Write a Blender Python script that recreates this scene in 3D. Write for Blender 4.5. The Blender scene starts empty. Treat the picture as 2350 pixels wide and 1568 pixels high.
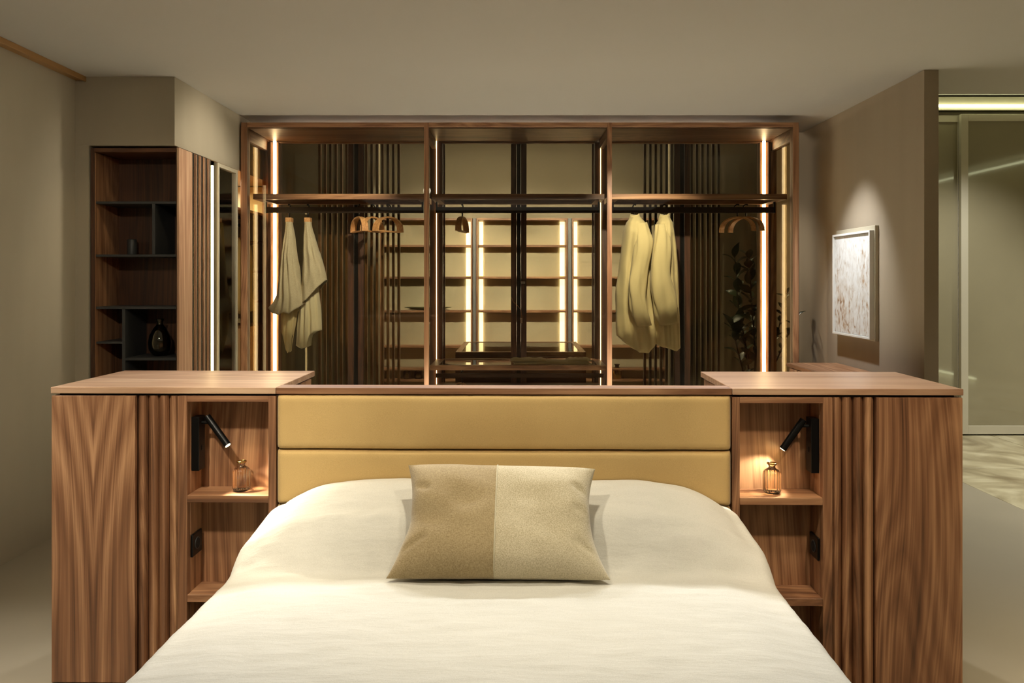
import bpy, bmesh, math, random
from mathutils import Vector, Matrix, noise
R = random.Random(7)
SC = bpy.context.scene
COL = SC.collection
PI = math.pi

def lin(c, a=1.0):
    o = []
    for v in c:
        v = v / 255.0
        o.append(v / 12.92 if v <= 0.04045 else ((v + 0.055) / 1.055) ** 2.4)
    return (o[0], o[1], o[2], a)

# ------------------------------------------------------------------ camera, world, lights
F = 1800.0           # focal length in pixels of the 2350 px wide photograph
CH = 1.43            # camera height
CEIL = 2.61
cam_d = bpy.data.cameras.new('camera')
cam_d.sensor_width = 36.0
cam_d.sensor_fit = 'HORIZONTAL'
cam_d.lens = F / 2350 * 36.0
cam_d.shift_x = -10.0 / 2350
cam_d.shift_y = -143.0 / 2350
cam_d.clip_start = 0.05
cam = bpy.data.objects.new('camera', cam_d)
COL.objects.link(cam)
cam.location = (0, 0, CH)
cam.rotation_euler = (PI / 2, 0, 0)
SC.camera = cam

w = bpy.data.worlds.new('world')
SC.world = w
w.use_nodes = True
w.node_tree.nodes['Background'].inputs[0].default_value = lin((255, 225, 185))
w.node_tree.nodes['Background'].inputs[1].default_value = 0.05

SC.view_settings.view_transform = 'Standard'
SC.view_settings.look = 'None'
SC.view_settings.gamma = 1.0
SC.view_settings.use_curve_mapping = False
SC.view_settings.exposure = 0.08
SC.cycles.max_bounces = 7
SC.cycles.diffuse_bounces = 4
SC.cycles.glossy_bounces = 4
SC.cycles.transmission_bounces = 6
SC.cycles.transparent_max_bounces = 24
SC.cycles.caustics_reflective = False
SC.cycles.caustics_refractive = False
SC.cycles.sample_clamp_indirect = 4.0

WARM = (1.0, 0.78, 0.46)
SOFT = (1.0, 0.89, 0.70)
WHITE = (1.0, 0.985, 0.965)
COOL = (0.93, 0.97, 1.0)

def spot(name, loc, tgt, power, color, size=50, blend=0.5, radius=0.04):
    d = bpy.data.lights.new(name, 'SPOT')
    d.energy = power; d.color = color; d.spot_size = math.radians(size)
    d.spot_blend = blend; d.shadow_soft_size = radius
    o = bpy.data.objects.new(name, d); COL.objects.link(o)
    o.location = loc
    o.rotation_euler = (Vector(tgt) - Vector(loc)).to_track_quat('-Z', 'Y').to_euler()
    return o

def area(name, loc, rot, sx, sy, power, color, spread=180):
    d = bpy.data.lights.new(name, 'AREA')
    d.shape = 'RECTANGLE'; d.size = sx; d.size_y = sy
    d.energy = power; d.color = color; d.spread = math.radians(spread)
    o = bpy.data.objects.new(name, d); COL.objects.link(o)
    o.location = loc; o.rotation_euler = rot
    return o

# ceiling spots in front of the wardrobe (white), over the bed (warm), over the picture and in the closet, plus added fill lamps
for i, (x, p) in enumerate(((-0.75, 68), (-0.03, 84), (0.75, 62))):
    spot('ceiling_spot', (x, 4.30, 2.58), (x * 0.9, 1.55, 0.5), p * 1.0, (.95, .98, 1.0), 70, 0.55, 0.035)
for x, y, tx, p in ((-0.75, 1.70, -0.15, 58), (0.72, 1.6, 0.3, 32)):
    spot('bed_spot', (x, y, 2.58), (tx, 2.62, 0.75), p, SOFT, 76, 0.8, 0.04)
spot('head_spot', (0.02, 2.52, 2.58), (0.02, 2.60, 0.5), 66, (1.0, .90, .70), 84, 0.9, 0.05)
spot('cabinet_spot', (-1.16, 1.15, 2.58), (-1.3, 2.75, 0.45), 105, SOFT, 44, 0.9, 0.06)
spot('cabinet_spot', (1.20, 1.15, 2.58), (1.33, 2.75, 0.45), 125, (1.0, .80, .56), 44, 0.9, 0.06)
for x, p in ((-1.0, 2600), (-0.3, 3500), (0.6, 3500), (1.2, 2500)):
    spot('aisle_fill', (x, 5.02, 2.58), (x, 5.05, 0), p, (.95, .98, 1.0), 44, 1.0, 0.05)  # added fill; its bounce off the aisle floor brightens the ceiling
for x in (-1.15, 1.15):
    spot('slab_fill', (x, 4.2, 2.58), (x * 1.04, 3.0, 1.05), 100, WHITE, 44, 0.8, 0.035)  # added fill that brightens the countertops
spot('picture_spot', (1.72, 5.10, 2.58), (2.27, 5.25, 1.2), 130, COOL, 56, 1.0, 0.03)
spot('column_fill', (-0.7, 4.9, 2.58), (-2.0, 5.0, 2.0), 70, SOFT, 60, 0.9, 0.05)  # added wash for the column flank
spot('wall_fill', (-1.16, 1.1, 2.58), (-2.57, 3.3, 0.4), 115, SOFT, 100, 0.9, 0.05)  # added wash that lifts the left wall
spot('floor_fill', (-2.0, 2.3, 2.58), (-2.0, 2.4, 0), 120, WHITE, 50, 0.9, 0.05)  # added fill for the floor on the left
spot('floor_fill', (2.75, 1.7, 2.58), (2.75, 2.2, 0), 300, (1.0, .86, .60), 60, 0.9, 0.05)  # added warm fill for the floor on the right
spot('closet_spot', (-1.6, 4.0, 2.58), (-2.35, 4.7, 1.3), 9, WARM, 60, 0.8, 0.05)
for x in (-0.9, 0.05, 1.0):
    spot('shelf_spot', (x, 6.55, 2.62), (x, 8.9, 1.35), 220, (1.0, .95, .87), 56, 0.6, 0.06)
area('closet_fill', (0.0, 7.7, 3.15), (0, 0, 0), 2.4, 1.0, 50, (1.0, .92, .74))  # added soft fill for the upper closet wall
spot('garment_fill', (-0.6, 4.3, 2.58), (-1.45, 5.9, 1.55), 190, (1.0, .90, .72), 38, 0.8, 0.03)  # added fill for the linen garments
spot('garment_fill', (0.15, 4.55, 2.58), (0.27, 5.88, .82), 260, (1.0, .93, .78), 22, 0.6, 0.03)  # added fill for the folded shirt
spot('plant_spot', (1.35, 7.4, 2.9), (2.12, 6.25, 1.2), 90, SOFT, 44, 0.8, 0.03)
spot('garment_fill', (0.74, 4.5, 2.58), (0.98, 5.9, 1.5), 190, (1.0, .91, .70), 46, 0.8, 0.03)  # added fill for the overshirts
for x, y, p in ((3.9, 6.2, 60), (5.4, 5.6, 60), (4.6, 4.0, 90), (4.6, 2.2, 30)):
    spot('hall_spot', (x, y, 3.08), (x, y + .1, 0), p * 3, (.98, .98, .92), 110, 0.8, 0.05)
area('room_fill', (0.0, -0.6, 2.56), (0, 0, 0), 4.4, 2.0, 10, (1.0, .88, .68))  # unseen soft fill for the room in general

# ------------------------------------------------------------------ photograph to plane helpers
def X(px, Y): return (px - 1185.0) / F * Y
def Z(py, Y): return CH - (py - 641.0) / F * Y

# bed unit: turned by 0.9 degrees against the room
UA = math.radians(-0.9)
UO = Vector((-0.047, 2.748, 0.0))
def uw(u, v, z):
    return Vector((UO.x + u * math.cos(UA) - v * math.sin(UA), UO.y + u * math.sin(UA) + v * math.cos(UA), z))

# ------------------------------------------------------------------ materials
def newmat(name):
    m = bpy.data.materials.new(name); m.use_nodes = True
    nt = m.node_tree
    return m, nt, nt.nodes['Principled BSDF']
def N(nt, t, **kw):
    n = nt.nodes.new(t)
    for k, v in kw.items(): setattr(n, k, v)
    return n
def mth(nt, op, a, b=None, c=None):
    n = nt.nodes.new('ShaderNodeMath'); n.operation = op
    for i, v in enumerate((a, b, c)):
        if v is None: continue
        if isinstance(v, (int, float)): n.inputs[i].default_value = v
        else: nt.links.new(v, n.inputs[i])
    return n.outputs[0]
def ramp(nt, fac, stops):
    r = nt.nodes.new('ShaderNodeValToRGB')
    e = r.color_ramp.elements
    while len(e) < len(stops): e.new(0.5)
    for i, (p, c) in enumerate(stops):
        e[i].position = p; e[i].color = c
    nt.links.new(fac, r.inputs[0])
    return r.outputs[0]

def wood(name, grain='Z', dark=(68, 44, 30), mid=(132, 92, 64), light=(186, 142, 104), rough=0.42, scale=1.0, match=False, amp=20.0, rw=0.08, lowk=0.37):
    m, nt, b = newmat(name)
    tc = N(nt, 'ShaderNodeTexCoord'); sep = N(nt, 'ShaderNodeSeparateXYZ')
    nt.links.new(tc.outputs['Object'], sep.inputs[0])
    oi = N(nt, 'ShaderNodeObjectInfo')
    ax = {'X': ('Y', 'Z', 'X'), 'Y': ('X', 'Z', 'Y'), 'Z': ('X', 'Y', 'Z')}[grain]
    a, c, g = [sep.outputs[k] for k in ax]
    if match: a = mth(nt, 'ABSOLUTE', mth(nt, 'ADD', a, match))
    off = mth(nt, 'MULTIPLY', oi.outputs['Random'], 17.0 if not match else 0.0)
    def vec(sa, sc_, sg):
        cb = N(nt, 'ShaderNodeCombineXYZ')
        nt.links.new(mth(nt, 'ADD', mth(nt, 'MULTIPLY', a, sa * scale), off), cb.inputs[0])
        nt.links.new(mth(nt, 'ADD', mth(nt, 'MULTIPLY', c, sc_ * scale), off), cb.inputs[1])
        nt.links.new(mth(nt, 'MULTIPLY', g, sg * scale), cb.inputs[2])
        return cb.outputs[0]
    def noi(v, s, d=2.0):
        n = N(nt, 'ShaderNodeTexNoise'); n.inputs['Scale'].default_value = s; n.inputs['Detail'].default_value = d
        nt.links.new(v, n.inputs['Vector']); return n.outputs['Fac']
    n1 = noi(vec(2.4, 2.4, 0.55), 1.0, 0.6)
    warp = mth(nt, 'MULTIPLY', noi(vec(11, 11, 2.2), 1.0, 2.0), 0.05)
    rings = mth(nt, 'ADD', mth(nt, 'MULTIPLY', mth(nt, 'ADD', n1, warp), amp), mth(nt, 'MULTIPLY', a, 7.0 * scale))
    rr = mth(nt, 'PINGPONG', rings, 0.5)
    rr = mth(nt, 'MULTIPLY', rr, 2.0)
    a0_ = a
    a = mth(nt, 'ADD', a, mth(nt, 'MULTIPLY', mth(nt, 'SUBTRACT', n1, 0.5), 0.30 / scale))
    streak = noi(vec(170, 60, 2.0), 1.0, 3.0)
    streak2 = noi(vec(52, 30, 0.6), 1.0, 2.0)
    low = noi(vec(5.5, 5.5, 0.45), 1.0, 1.0)
    f = mth(nt, 'ADD', mth(nt, 'ADD', mth(nt, 'MULTIPLY', rr, rw), mth(nt, 'MULTIPLY', streak, 0.36)),
            mth(nt, 'ADD', mth(nt, 'MULTIPLY', streak2, 0.38), mth(nt, 'MULTIPLY', low, lowk + .13 - rw)))
    colr = ramp(nt, f, [(0.39, lin(dark)), (0.59, lin(mid)), (0.79, lin(light))])
    nt.links.new(colr, b.inputs['Base Color'])
    b.inputs['Roughness'].default_value = rough
    bp = N(nt, 'ShaderNodeBump'); bp.inputs['Strength'].default_value = 0.12; bp.inputs['Distance'].default_value = 0.001
    nt.links.new(streak, bp.inputs['Height']); nt.links.new(bp.outputs[0], b.inputs['Normal'])
    return m

def plain(name, c, rough=0.6, metal=0.0, nscale=0, nvar=0.06, bump=0.0, stretch=(1, 1, 1), sheen=0.0):
    m, nt, b = newmat(name)
    b.inputs['Base Color'].default_value = lin(c); b.inputs['Roughness'].default_value = rough
    b.inputs['Metallic'].default_value = metal
    if sheen:
        b.inputs['Sheen Weight'].default_value = sheen; b.inputs['Sheen Roughness'].default_value = 0.5
    if nscale:
        tc = N(nt, 'ShaderNodeTexCoord'); mp = N(nt, 'ShaderNodeMapping'); mp.inputs['Scale'].default_value = stretch
        nt.links.new(tc.outputs['Object'], mp.inputs[0])
        n = N(nt, 'ShaderNodeTexNoise'); n.inputs['Scale'].default_value = nscale; n.inputs['Detail'].default_value = 5
        nt.links.new(mp.outputs[0], n.inputs['Vector'])
        lc = lin(c)
        d = tuple(max(0, v * (1 - nvar * 2.2)) for v in lc[:3]) + (1,)
        l = tuple(min(1, v * (1 + nvar * 2.2)) for v in lc[:3]) + (1,)
        nt.links.new(ramp(nt, n.outputs['Fac'], [(0.3, d), (0.7, l)]), b.inputs['Base Color'])
        if bump:
            bp = N(nt, 'ShaderNodeBump'); bp.inputs['Strength'].default_value = bump; bp.inputs['Distance'].default_value = 0.002
            nt.links.new(n.outputs['Fac'], bp.inputs['Height']); nt.links.new(bp.outputs[0], b.inputs['Normal'])
    return m

def fabric(name, c, c2=None, weave=900, bump=0.25, big=3.0, bigbump=0.0, rough=0.9, sheen=0.15, bigstretch=(1, 1, 1)):
    m, nt, b = newmat(name)
    tc = N(nt, 'ShaderNodeTexCoord')
    n = N(nt, 'ShaderNodeTexNoise'); n.inputs['Scale'].default_value = weave; n.inputs['Detail'].default_value = 2
    nt.links.new(tc.outputs['Object'], n.inputs['Vector'])
    mp = N(nt, 'ShaderNodeMapping'); mp.inputs['Scale'].default_value = bigstretch
    nt.links.new(tc.outputs['Object'], mp.inputs[0])
    n2 = N(nt, 'ShaderNodeTexNoise'); n2.inputs['Scale'].default_value = big; n2.inputs['Detail'].default_value = 4
    nt.links.new(mp.outputs[0], n2.inputs['Vector'])
    f = mth(nt, 'ADD', mth(nt, 'MULTIPLY', n.outputs['Fac'], 0.7), mth(nt, 'MULTIPLY', n2.outputs['Fac'], 0.3))
    nt.links.new(ramp(nt, f, [(0.34, lin(c2 or tuple(v * 0.9 for v in c))), (0.62, lin(c))]), b.inputs['Base Color'])
    b.inputs['Roughness'].default_value = rough
    b.inputs['Sheen Weight'].default_value = sheen
    bp = N(nt, 'ShaderNodeBump'); bp.inputs['Strength'].default_value = bump; bp.inputs['Distance'].default_value = 0.0012
    nt.links.new(n.outputs['Fac'], bp.inputs['Height'])
    if bigbump:
        b2 = N(nt, 'ShaderNodeBump'); b2.inputs['Strength'].default_value = bigbump; b2.inputs['Distance'].default_value = 0.02
        nt.links.new(n2.outputs['Fac'], b2.inputs['Height']); nt.links.new(bp.outputs[0], b2.inputs['Normal'])
        nt.links.new(b2.outputs[0], b.inputs['Normal'])
    else:
        nt.links.new(bp.outputs[0], b.inputs['Normal'])
    return m

def glow(name, c, s):
    m, nt, b = newmat(name)
    b.inputs['Base Color'].default_value = lin(c)
    b.inputs['Emission Color'].default_value = lin(c); b.inputs['Emission Strength'].default_value = s
    return m

def pane_mat(name, tint, ior=1.5, rough=0.0, refl=1.0, fixed=None):
    """thin flat glass: light goes straight through, tinted, with a Fresnel reflection"""
    m, nt, b = newmat(name)
    nt.nodes.remove(b)
    tr = N(nt, 'ShaderNodeBsdfTransparent'); tr.inputs[0].default_value = tint + (1,)
    gl = N(nt, 'ShaderNodeBsdfGlossy'); gl.inputs['Roughness'].default_value = rough
    gl.inputs['Color'].default_value = (refl, refl, refl, 1)
    fr = N(nt, 'ShaderNodeFresnel'); fr.inputs[0].default_value = ior
    mx = N(nt, 'ShaderNodeMixShader')
    if fixed is None: nt.links.new(fr.outputs[0], mx.inputs[0])
    else: mx.inputs[0].default_value = fixed
    nt.links.new(tr.outputs[0], mx.inputs[1]); nt.links.new(gl.outputs[0], mx.inputs[2])
    nt.links.new(mx.outputs[0], nt.nodes['Material Output'].inputs[0])
    return m

M = {}
M['walnut'] = wood('walnut_vertical', 'Z')
M['walnut_match'] = wood('walnut_book_matched', 'Z', match=1.448 - 1.20, amp=11, scale=1.0)
M['walnut_x'] = wood('walnut_along', 'X')
M['walnut_y'] = wood('walnut_deep', 'Y')
M['walnut_top_sheen'] = wood('walnut_top_sheen', 'X', dark=(132, 96, 74), mid=(168, 132, 104), light=(200, 168, 138), rough=0.33, scale=.8)  # countertop walnut paled; the sheen of light is put into the colour
M['walnut_dark'] = wood('walnut_dark', 'Z', dark=(36, 22, 14), mid=(66, 41, 27), light=(96, 62, 40))
M['walnut_dark_x'] = wood('walnut_dark_along', 'X', dark=(42, 25, 16), mid=(78, 48, 31), light=(112, 74, 48))
M['walnut_light'] = wood('walnut_light', 'Z', dark=(140, 100, 78), mid=(176, 138, 110), light=(205, 172, 142), rough=.5)
M['hanger_wood'] = wood('beech', 'Y', dark=(150, 100, 58), mid=(190, 140, 88), light=(220, 175, 120), scale=2)
M['black'] = plain('black_metal', (20, 19, 18), 0.38, 0.6)
M['bronze'] = plain('dark_bronze_metal', (52, 40, 30), 0.35, 0.7)
M['anthracite'] = plain('anthracite_board', (52, 54, 55), 0.5)
M['void'] = plain('dark_gap', (10, 8, 7), 0.9)
M['wall'] = plain('taupe_wallcovering', (162, 153, 134), 0.92, nscale=3, nvar=.025, stretch=(1, 1, .2))
M['wall_r'] = plain('taupe_plaster', (150, 136, 116), 0.9, nscale=2.2, nvar=.03, stretch=(1.6, 1.6, .1))
M['ceil'] = plain('painted_ceiling', (186, 183, 176), 0.95, nscale=1, nvar=.01)
M['floor'] = plain('taupe_floor', (150, 140, 120), 0.32, nscale=1.2, nvar=.03)
M['trim'] = plain('bronze_trim', (150, 112, 66), 0.5, 0.2)
M['headboard'] = fabric('ochre_upholstery', (208, 176, 116), (190, 158, 100), weave=700, bump=.12, big=6, sheen=.2)
M['linen'] = fabric('white_linen', (219, 216, 206), (205, 202, 191), weave=420, bump=.10, big=11, bigbump=0.30, sheen=.1, bigstretch=(.6, 2.2, 1))
M['felt_dark'] = fabric('tan_felt', (178, 158, 118), (146, 126, 88), weave=260, bump=.6, big=5, sheen=.35)
M['felt_light'] = fabric('melange_felt', (214, 202, 172), (172, 158, 124), weave=330, bump=.5, big=5, sheen=.35)
M['piping'] = fabric('cream_piping', (214, 204, 172), weave=600)
M['shirt'] = fabric('cream_cotton', (206, 190, 138), (192, 176, 124), weave=800, bump=.08, big=4, sheen=.1)
M['sheet_linen'] = fabric('greige_linen', (190, 180, 148), (166, 156, 124), weave=260, bump=.3, big=8, sheen=.1)
M['pleat'] = fabric('pale_cotton', (206, 196, 156), weave=600, bump=.1)
M['led_thin'] = glow('thin_warm_led', (255, 222, 160), 8)
M['led'] = glow('warm_led', (255, 224, 168), 17)
M['top_fill'] = glow('ceiling_fill_glow', (255, 240, 214), 34)  # added glow that brightens the ceiling gap over the wardrobe
M['led_shelf'] = glow('shelf_led', (255, 234, 190), 5.0)
M['led_hall'] = glow('hall_led', (246, 250, 200), 6)
M['lens'] = glow('lamp_lens', (255, 226, 160), 60)
M['glass_front'] = pane_mat('clear_glass', (0.94, 0.93, 0.90), 1.3)
M['glass_bronze'] = pane_mat('bronze_glass', (0.74, 0.71, 0.61), 1.45)
M['glass_side'] = pane_mat('bronze_side_glass', (0.78, 0.70, 0.55), fixed=.035)
M['glass_shelf'] = pane_mat('smoked_shelf_glass', (0.52, 0.46, 0.36), 1.18)
M['metal_frame'] = plain('champagne_metal', (196, 188, 166), 0.4, 0.15)
M['lacquer'] = plain('satin_lacquered_glass', (146, 137, 110), 0.06, 0.0, nscale=2, nvar=.02)
M['lacquer'].node_tree.nodes['Principled BSDF'].inputs['Coat Weight'].default_value = 0.6
M['leaf'] = plain('dark_green_leaf', (46, 60, 34), 0.35, nscale=14, nvar=.15)
M['bark'] = plain('brown_stem', (70, 56, 38), 0.8)
M['pot'] = plain('grey_pot', (88, 84, 76), 0.7, nscale=8)
M['frame_white'] = plain('white_frame', (222, 220, 214), 0.5)
M['backboard'] = plain('beige_backing', (170, 160, 138), 0.6)
M['steel'] = plain('brushed_steel', (170, 170, 165), 0.25, 1.0)
M['gold'] = plain('gold_glaze', (176, 142, 78), 0.12, 1.0)
M['green_dish'] = plain('olive_ceramic', (92, 98, 66), 0.3)
M['shelf_back'] = plain('shelf_back_panel', (192, 182, 152), 0.85, nscale=3, nvar=.02)
M['blue_grey'] = plain('grey_edge', (120, 124, 128), 0.5)
M['cord'] = plain('copper_cord', (150, 92, 40), 0.5)

def glassmat(name, c, ior=1.45, rough=0.0):
    m, nt, b = newmat(name)
    b.inputs['Base Color'].default_value = c + (1,)
    b.inputs['Transmission Weight'].default_value = 1.0
    b.inputs['IOR'].default_value = ior; b.inputs['Roughness'].default_value = rough
    return m
M['amber'] = pane_mat('pale_amber_glass', (.97, .87, .73), 1.7)
M['clear'] = pane_mat('clear_tumbler_glass', (.90, .88, .82), 1.5)
M['smoke'] = pane_mat('smoked_vase_glass', (.62, .60, .48), 1.6)

# marble floor of the hall
m, nt, b = newmat('marble'); M['marble'] = m
tc = N(nt, 'ShaderNodeTexCoord'); n = N(nt, 'ShaderNodeTexNoise')
n.inputs['Scale'].default_value = 1.6; n.inputs['Detail'].default_value = 8; n.inputs['Distortion'].default_value = 1.6
oi = N(nt, 'ShaderNodeObjectInfo'); ad = N(nt, 'ShaderNodeVectorMath'); ad.operation = 'ADD'
nt.links.new(tc.outputs['Object'], ad.inputs[0]); nt.links.new(oi.outputs['Random'], ad.inputs[1])
nt.links.new(ad.outputs[0], n.inputs['Vector'])
nt.links.new(ramp(nt, n.outputs['Fac'], [(0.35, lin((126, 112, 84))), (0.5, lin((168, 156, 124))), (0.62, lin((196, 186, 154)))]), b.inputs['Base Color'])
b.inputs['Roughness'].default_value = 0.3

# picture canvas: pale abstract with brown flecks towards the bottom
m, nt, b = newmat('abstract_canvas'); M['canvas'] = m
tc = N(nt, 'ShaderNodeTexCoord')
n = N(nt, 'ShaderNodeTexNoise'); n.inputs['Scale'].default_value = 24; n.inputs['Detail'].default_value = 10; n.inputs['Distortion'].default_value = 0.9
n2 = N(nt, 'ShaderNodeTexNoise'); n2.inputs['Scale'].default_value = 5; n2.inputs['Detail'].default_value = 3
mp = N(nt, 'ShaderNodeMapping'); mp.inputs['Scale'].default_value = (1, 1.5, .7)
nt.links.new(tc.outputs['Object'], mp.inputs[0]); nt.links.new(mp.outputs[0], n.inputs['Vector']); nt.links.new(mp.outputs[0], n2.inputs['Vector'])
sp = N(nt, 'ShaderNodeSeparateXYZ'); nt.links.new(tc.outputs['Object'], sp.inputs[0])
low = mth(nt, 'MULTIPLY', mth(nt, 'SUBTRACT', 0.46, sp.outputs['Z']), 0.22)
f = mth(nt, 'ADD', mth(nt, 'ADD', n.outputs['Fac'], low), mth(nt, 'MULTIPLY', mth(nt, 'SUBTRACT', n2.outputs['Fac'], .5), .35))
nt.links.new(ramp(nt, f, [(0.40, lin((218, 217, 214))), (0.60, lin((200, 194, 186))), (0.70, lin((164, 138, 112))), (0.80, lin((104, 74, 52)))]), b.inputs['Base Color'])
b.inputs['Roughness'].default_value = .8
bp = N(nt, 'ShaderNodeBump'); bp.inputs['Strength'].default_value = .6; bp.inputs['Distance'].default_value = .004
nt.links.new(n.outputs['Fac'], bp.inputs['Height']); nt.links.new(bp.outputs[0], b.inputs['Normal'])

# ------------------------------------------------------------------ mesh helpers
def bx(bm, x0, x1, y0, y1, z0, z1, bev=0.0):
    x0, x1 = min(x0, x1), max(x0, x1); y0, y1 = min(y0, y1), max(y0, y1); z0, z1 = min(z0, z1), max(z0, z1)
    r = bmesh.ops.create_cube(bm, size=1.0)
    vs = r['verts']
    for v in vs:
        v.co = Vector(((x0 + x1) / 2 + v.co.x * (x1 - x0), (y0 + y1) / 2 + v.co.y * (y1 - y0), (z0 + z1) / 2 + v.co.z * (z1 - z0)))
    if bev:
        es = list({e for v in vs for e in v.link_edges})
        bmesh.ops.bevel(bm, geom=es, offset=bev, segments=1 if bev < .004 else 3, affect='EDGES', profile=0.5)
    return bm
def nb(): return bmesh.new()
def box(*a, bev=0.0012): return bx(nb(), *a, bev=bev)

def tube(bm, pts, r, seg=10, cap=True):
    pts = [Vector(p) for p in pts]
    rs = r if isinstance(r, (list, tuple)) else [r] * len(pts)
    rings = []
    up = Vector((0, 0, 1))
    prev = None
    for i, p in enumerate(pts):
        t = (pts[min(i + 1, len(pts) - 1)] - pts[max(i - 1, 0)]).normalized()
        if prev is None:
            a = t.cross(up)
            if a.length < 1e-3: a = t.cross(Vector((1, 0, 0)))
            a.normalize()
        else:
            a = prev - t * prev.dot(t); a.normalize()
        prev = a
        b_ = t.cross(a)
        rings.append([bm.verts.new(p + a * math.cos(2 * PI * k / seg) * rs[i] + b_ * math.sin(2 * PI * k / seg) * rs[i]) for k in range(seg)])
    for i in range(len(rings) - 1):
        for k in range(seg):
            bm.faces.new((rings[i][k], rings[i][(k + 1) % seg], rings[i + 1][(k + 1) % seg], rings[i + 1][k]))
    if cap:
        bm.faces.new(rings[0][::-1]); bm.faces.new(rings[-1])
    return bm

def lathe(bm, prof, c=(0, 0, 0), seg=32, rib=None):
    rings = []
    for r, z in prof:
        if r < 1e-5: rings.append([bm.verts.new((c[0], c[1], c[2] + z))])
        else:
            ring = []
            for k in range(seg):
                a = 2 * PI * k / seg
                rr = r * (1 + (rib(z, k) if rib else 0))
                ring.append(bm.verts.new((c[0] + rr * math.cos(a), c[1] + rr * math.sin(a), c[2] + z)))
            rings.append(ring)
    for i in range(len(rings) - 1):
        A, B = rings[i], rings[i + 1]
        for k in range(seg):
            k2 = (k + 1) % seg
            if len(A) == 1 and len(B) > 1: bm.faces.new((A[0], B[k], B[k2]))
            elif len(B) == 1 and len(A) > 1: bm.faces.new((A[k], B[0], A[k2]))
            elif len(A) > 1: bm.faces.new((A[k], A[k2], B[k2], B[k]))
    bmesh.ops.recalc_face_normals(bm, faces=bm.faces)
    return bm

def prism(bm, poly, z0, z1):
    a = [bm.verts.new((x, y, z0)) for x, y in poly]; b_ = [bm.verts.new((x, y, z1)) for x, y in poly]
    n = len(poly)
    bm.faces.new(a[::-1]); bm.faces.new(b_)
    for i in range(n): bm.faces.new((a[i], a[(i + 1) % n], b_[(i + 1) % n], b_[i]))
    bmesh.ops.recalc_face_normals(bm, faces=bm.faces)
    return bm

BASE = {}
def link(name, bm, mat, parent=None, base=None, smooth=False):
    """make ONE mesh object from bm; vertices are given in the frame of the thing, its base is taken off"""
    if base is None: base = BASE.get(parent.name, Vector((0, 0, 0))) if parent else Vector((0, 0, 0))
    if base.length: bmesh.ops.translate(bm, verts=bm.verts, vec=-base)
    me = bpy.data.meshes.new(name)
    bm.to_mesh(me); bm.free()
    me.materials.append(mat if not isinstance(mat, str) else M[mat])
    if smooth:
        for p in me.polygons: p.use_smooth = True
    o = bpy.data.objects.new(name, me); COL.objects.link(o)
    if parent: o.parent = parent
    BASE[o.name] = base
    return o

def thing(name, label, cat, base=(0, 0, 0), group=None, unit=False, rz=0.0):
    o = bpy.data.objects.new(name, None); COL.objects.link(o)
    o.empty_display_size = 0.05
    base = Vector(base)
    if unit:
        o.location = uw(*base); o.rotation_euler = (0, 0, UA + rz)
    else:
        o.location = base; o.rotation_euler = (0, 0, rz)
    o['label'] = label; o['category'] = cat
    if group: o['group'] = group
    BASE[o.name] = base
    return o
def tag(o, label, cat, group=None):
    o['label'] = label; o['category'] = cat
    if group: o['group'] = group
    return o
def struct(name, bm, mat, parent=None, label=None):
    o = link(name, bm, mat, parent)
    if not parent: o['kind'] = 'structure'
    if label: o['label'] = label
    return o
def relabel(o, label): o['label'] = label; return o

# ------------------------------------------------------------------ the room
XR = 2.296      # face of the wall with the picture
XL = -2.57      # left wall
YC = 4.568      # front of the corner column
XCW = -1.99     # flank of the corner column
flo = struct('floor', box(-2.75, 3.14, -2.6, 9.2, -0.1, 0.0, bev=0), 'floor', label='smooth taupe floor beside the bed cabinets')
for i in range(4):
    for j in range(5):
        x0 = 3.142 + i * 1.2; y0 = [-2.6, 1.0, 3.4, 4.75, 5.94][j]; y1 = [1.0, 3.4, 4.75, 5.94, 7.3][j]
        if x0 > 7.2: continue
        struct('stone_slab', box(x0, min(x0 + 1.197, 7.3), y0, y1 - .004, -0.1, -0.0005 + 0.001 * ((i + j) % 2), bev=.0015), 'marble', flo)
cl = struct('ceiling', box(-2.75, 2.40, -2.6, 6.30, CEIL, CEIL + .12, bev=0), 'ceil', label='plain warm grey ceiling over bed and wardrobe')
struct('ceiling_edge', box(2.40, 3.30, -2.6, 4.95, CEIL, CEIL + .12, bev=0), 'ceil', cl)
struct('ceiling_upper', box(2.38, 7.3, 4.95, 7.5, 3.12, 3.22, bev=0), 'ceil', cl)
struct('ceiling_upper', box(3.30, 7.3, -2.6, 4.95, 3.12, 3.22, bev=0), 'ceil', cl)
struct('ceiling_step', box(3.26, 3.30, -2.6, 4.95, CEIL + .12, 3.12, bev=0), 'ceil', cl)
struct('ceiling_step', box(2.40, 3.30, 4.95, 5.0, CEIL + .0, 3.12, bev=0), 'ceil', cl)
wl = struct('wall_left', box(XL - .12, XL, -2.6, YC + .02, 0, CEIL, bev=0), 'wall', label='plain taupe wall at the left edge')
wr = struct('wall_right', box(XR, XR + .082, 4.416, 9.04, 0, CEIL, bev=.001), 'wall_r', label='taupe wall with the white framed picture on it')
struct('wall_back', box(-2.75, XR + .1, 8.94, 9.04, 0, 3.2, bev=0), 'wall', label='wall behind the lit shelving of the walk-in closet')
struct('wall_front', box(-2.75, 7.3, -2.7, -2.6, 0, 3.12, bev=0), 'wall')
struct('wall_hall', box(7.1, 7.2, -2.6, 7.4, 0, 3.12, bev=0), 'wall')
struct('wall_hall_back', box(2.378, 7.3, 7.30, 7.40, 0, 3.12, bev=0), 'wall')
struct('closet_ceiling', box(-2.75, XR + .1, 6.30, 9.04, 3.2, 3.3, bev=0), 'ceil', cl)
struct('ceiling_step', box(-2.75, XR + .1, 6.26, 6.30, CEIL + .12, 3.2, bev=0), 'ceil', cl)
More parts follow.
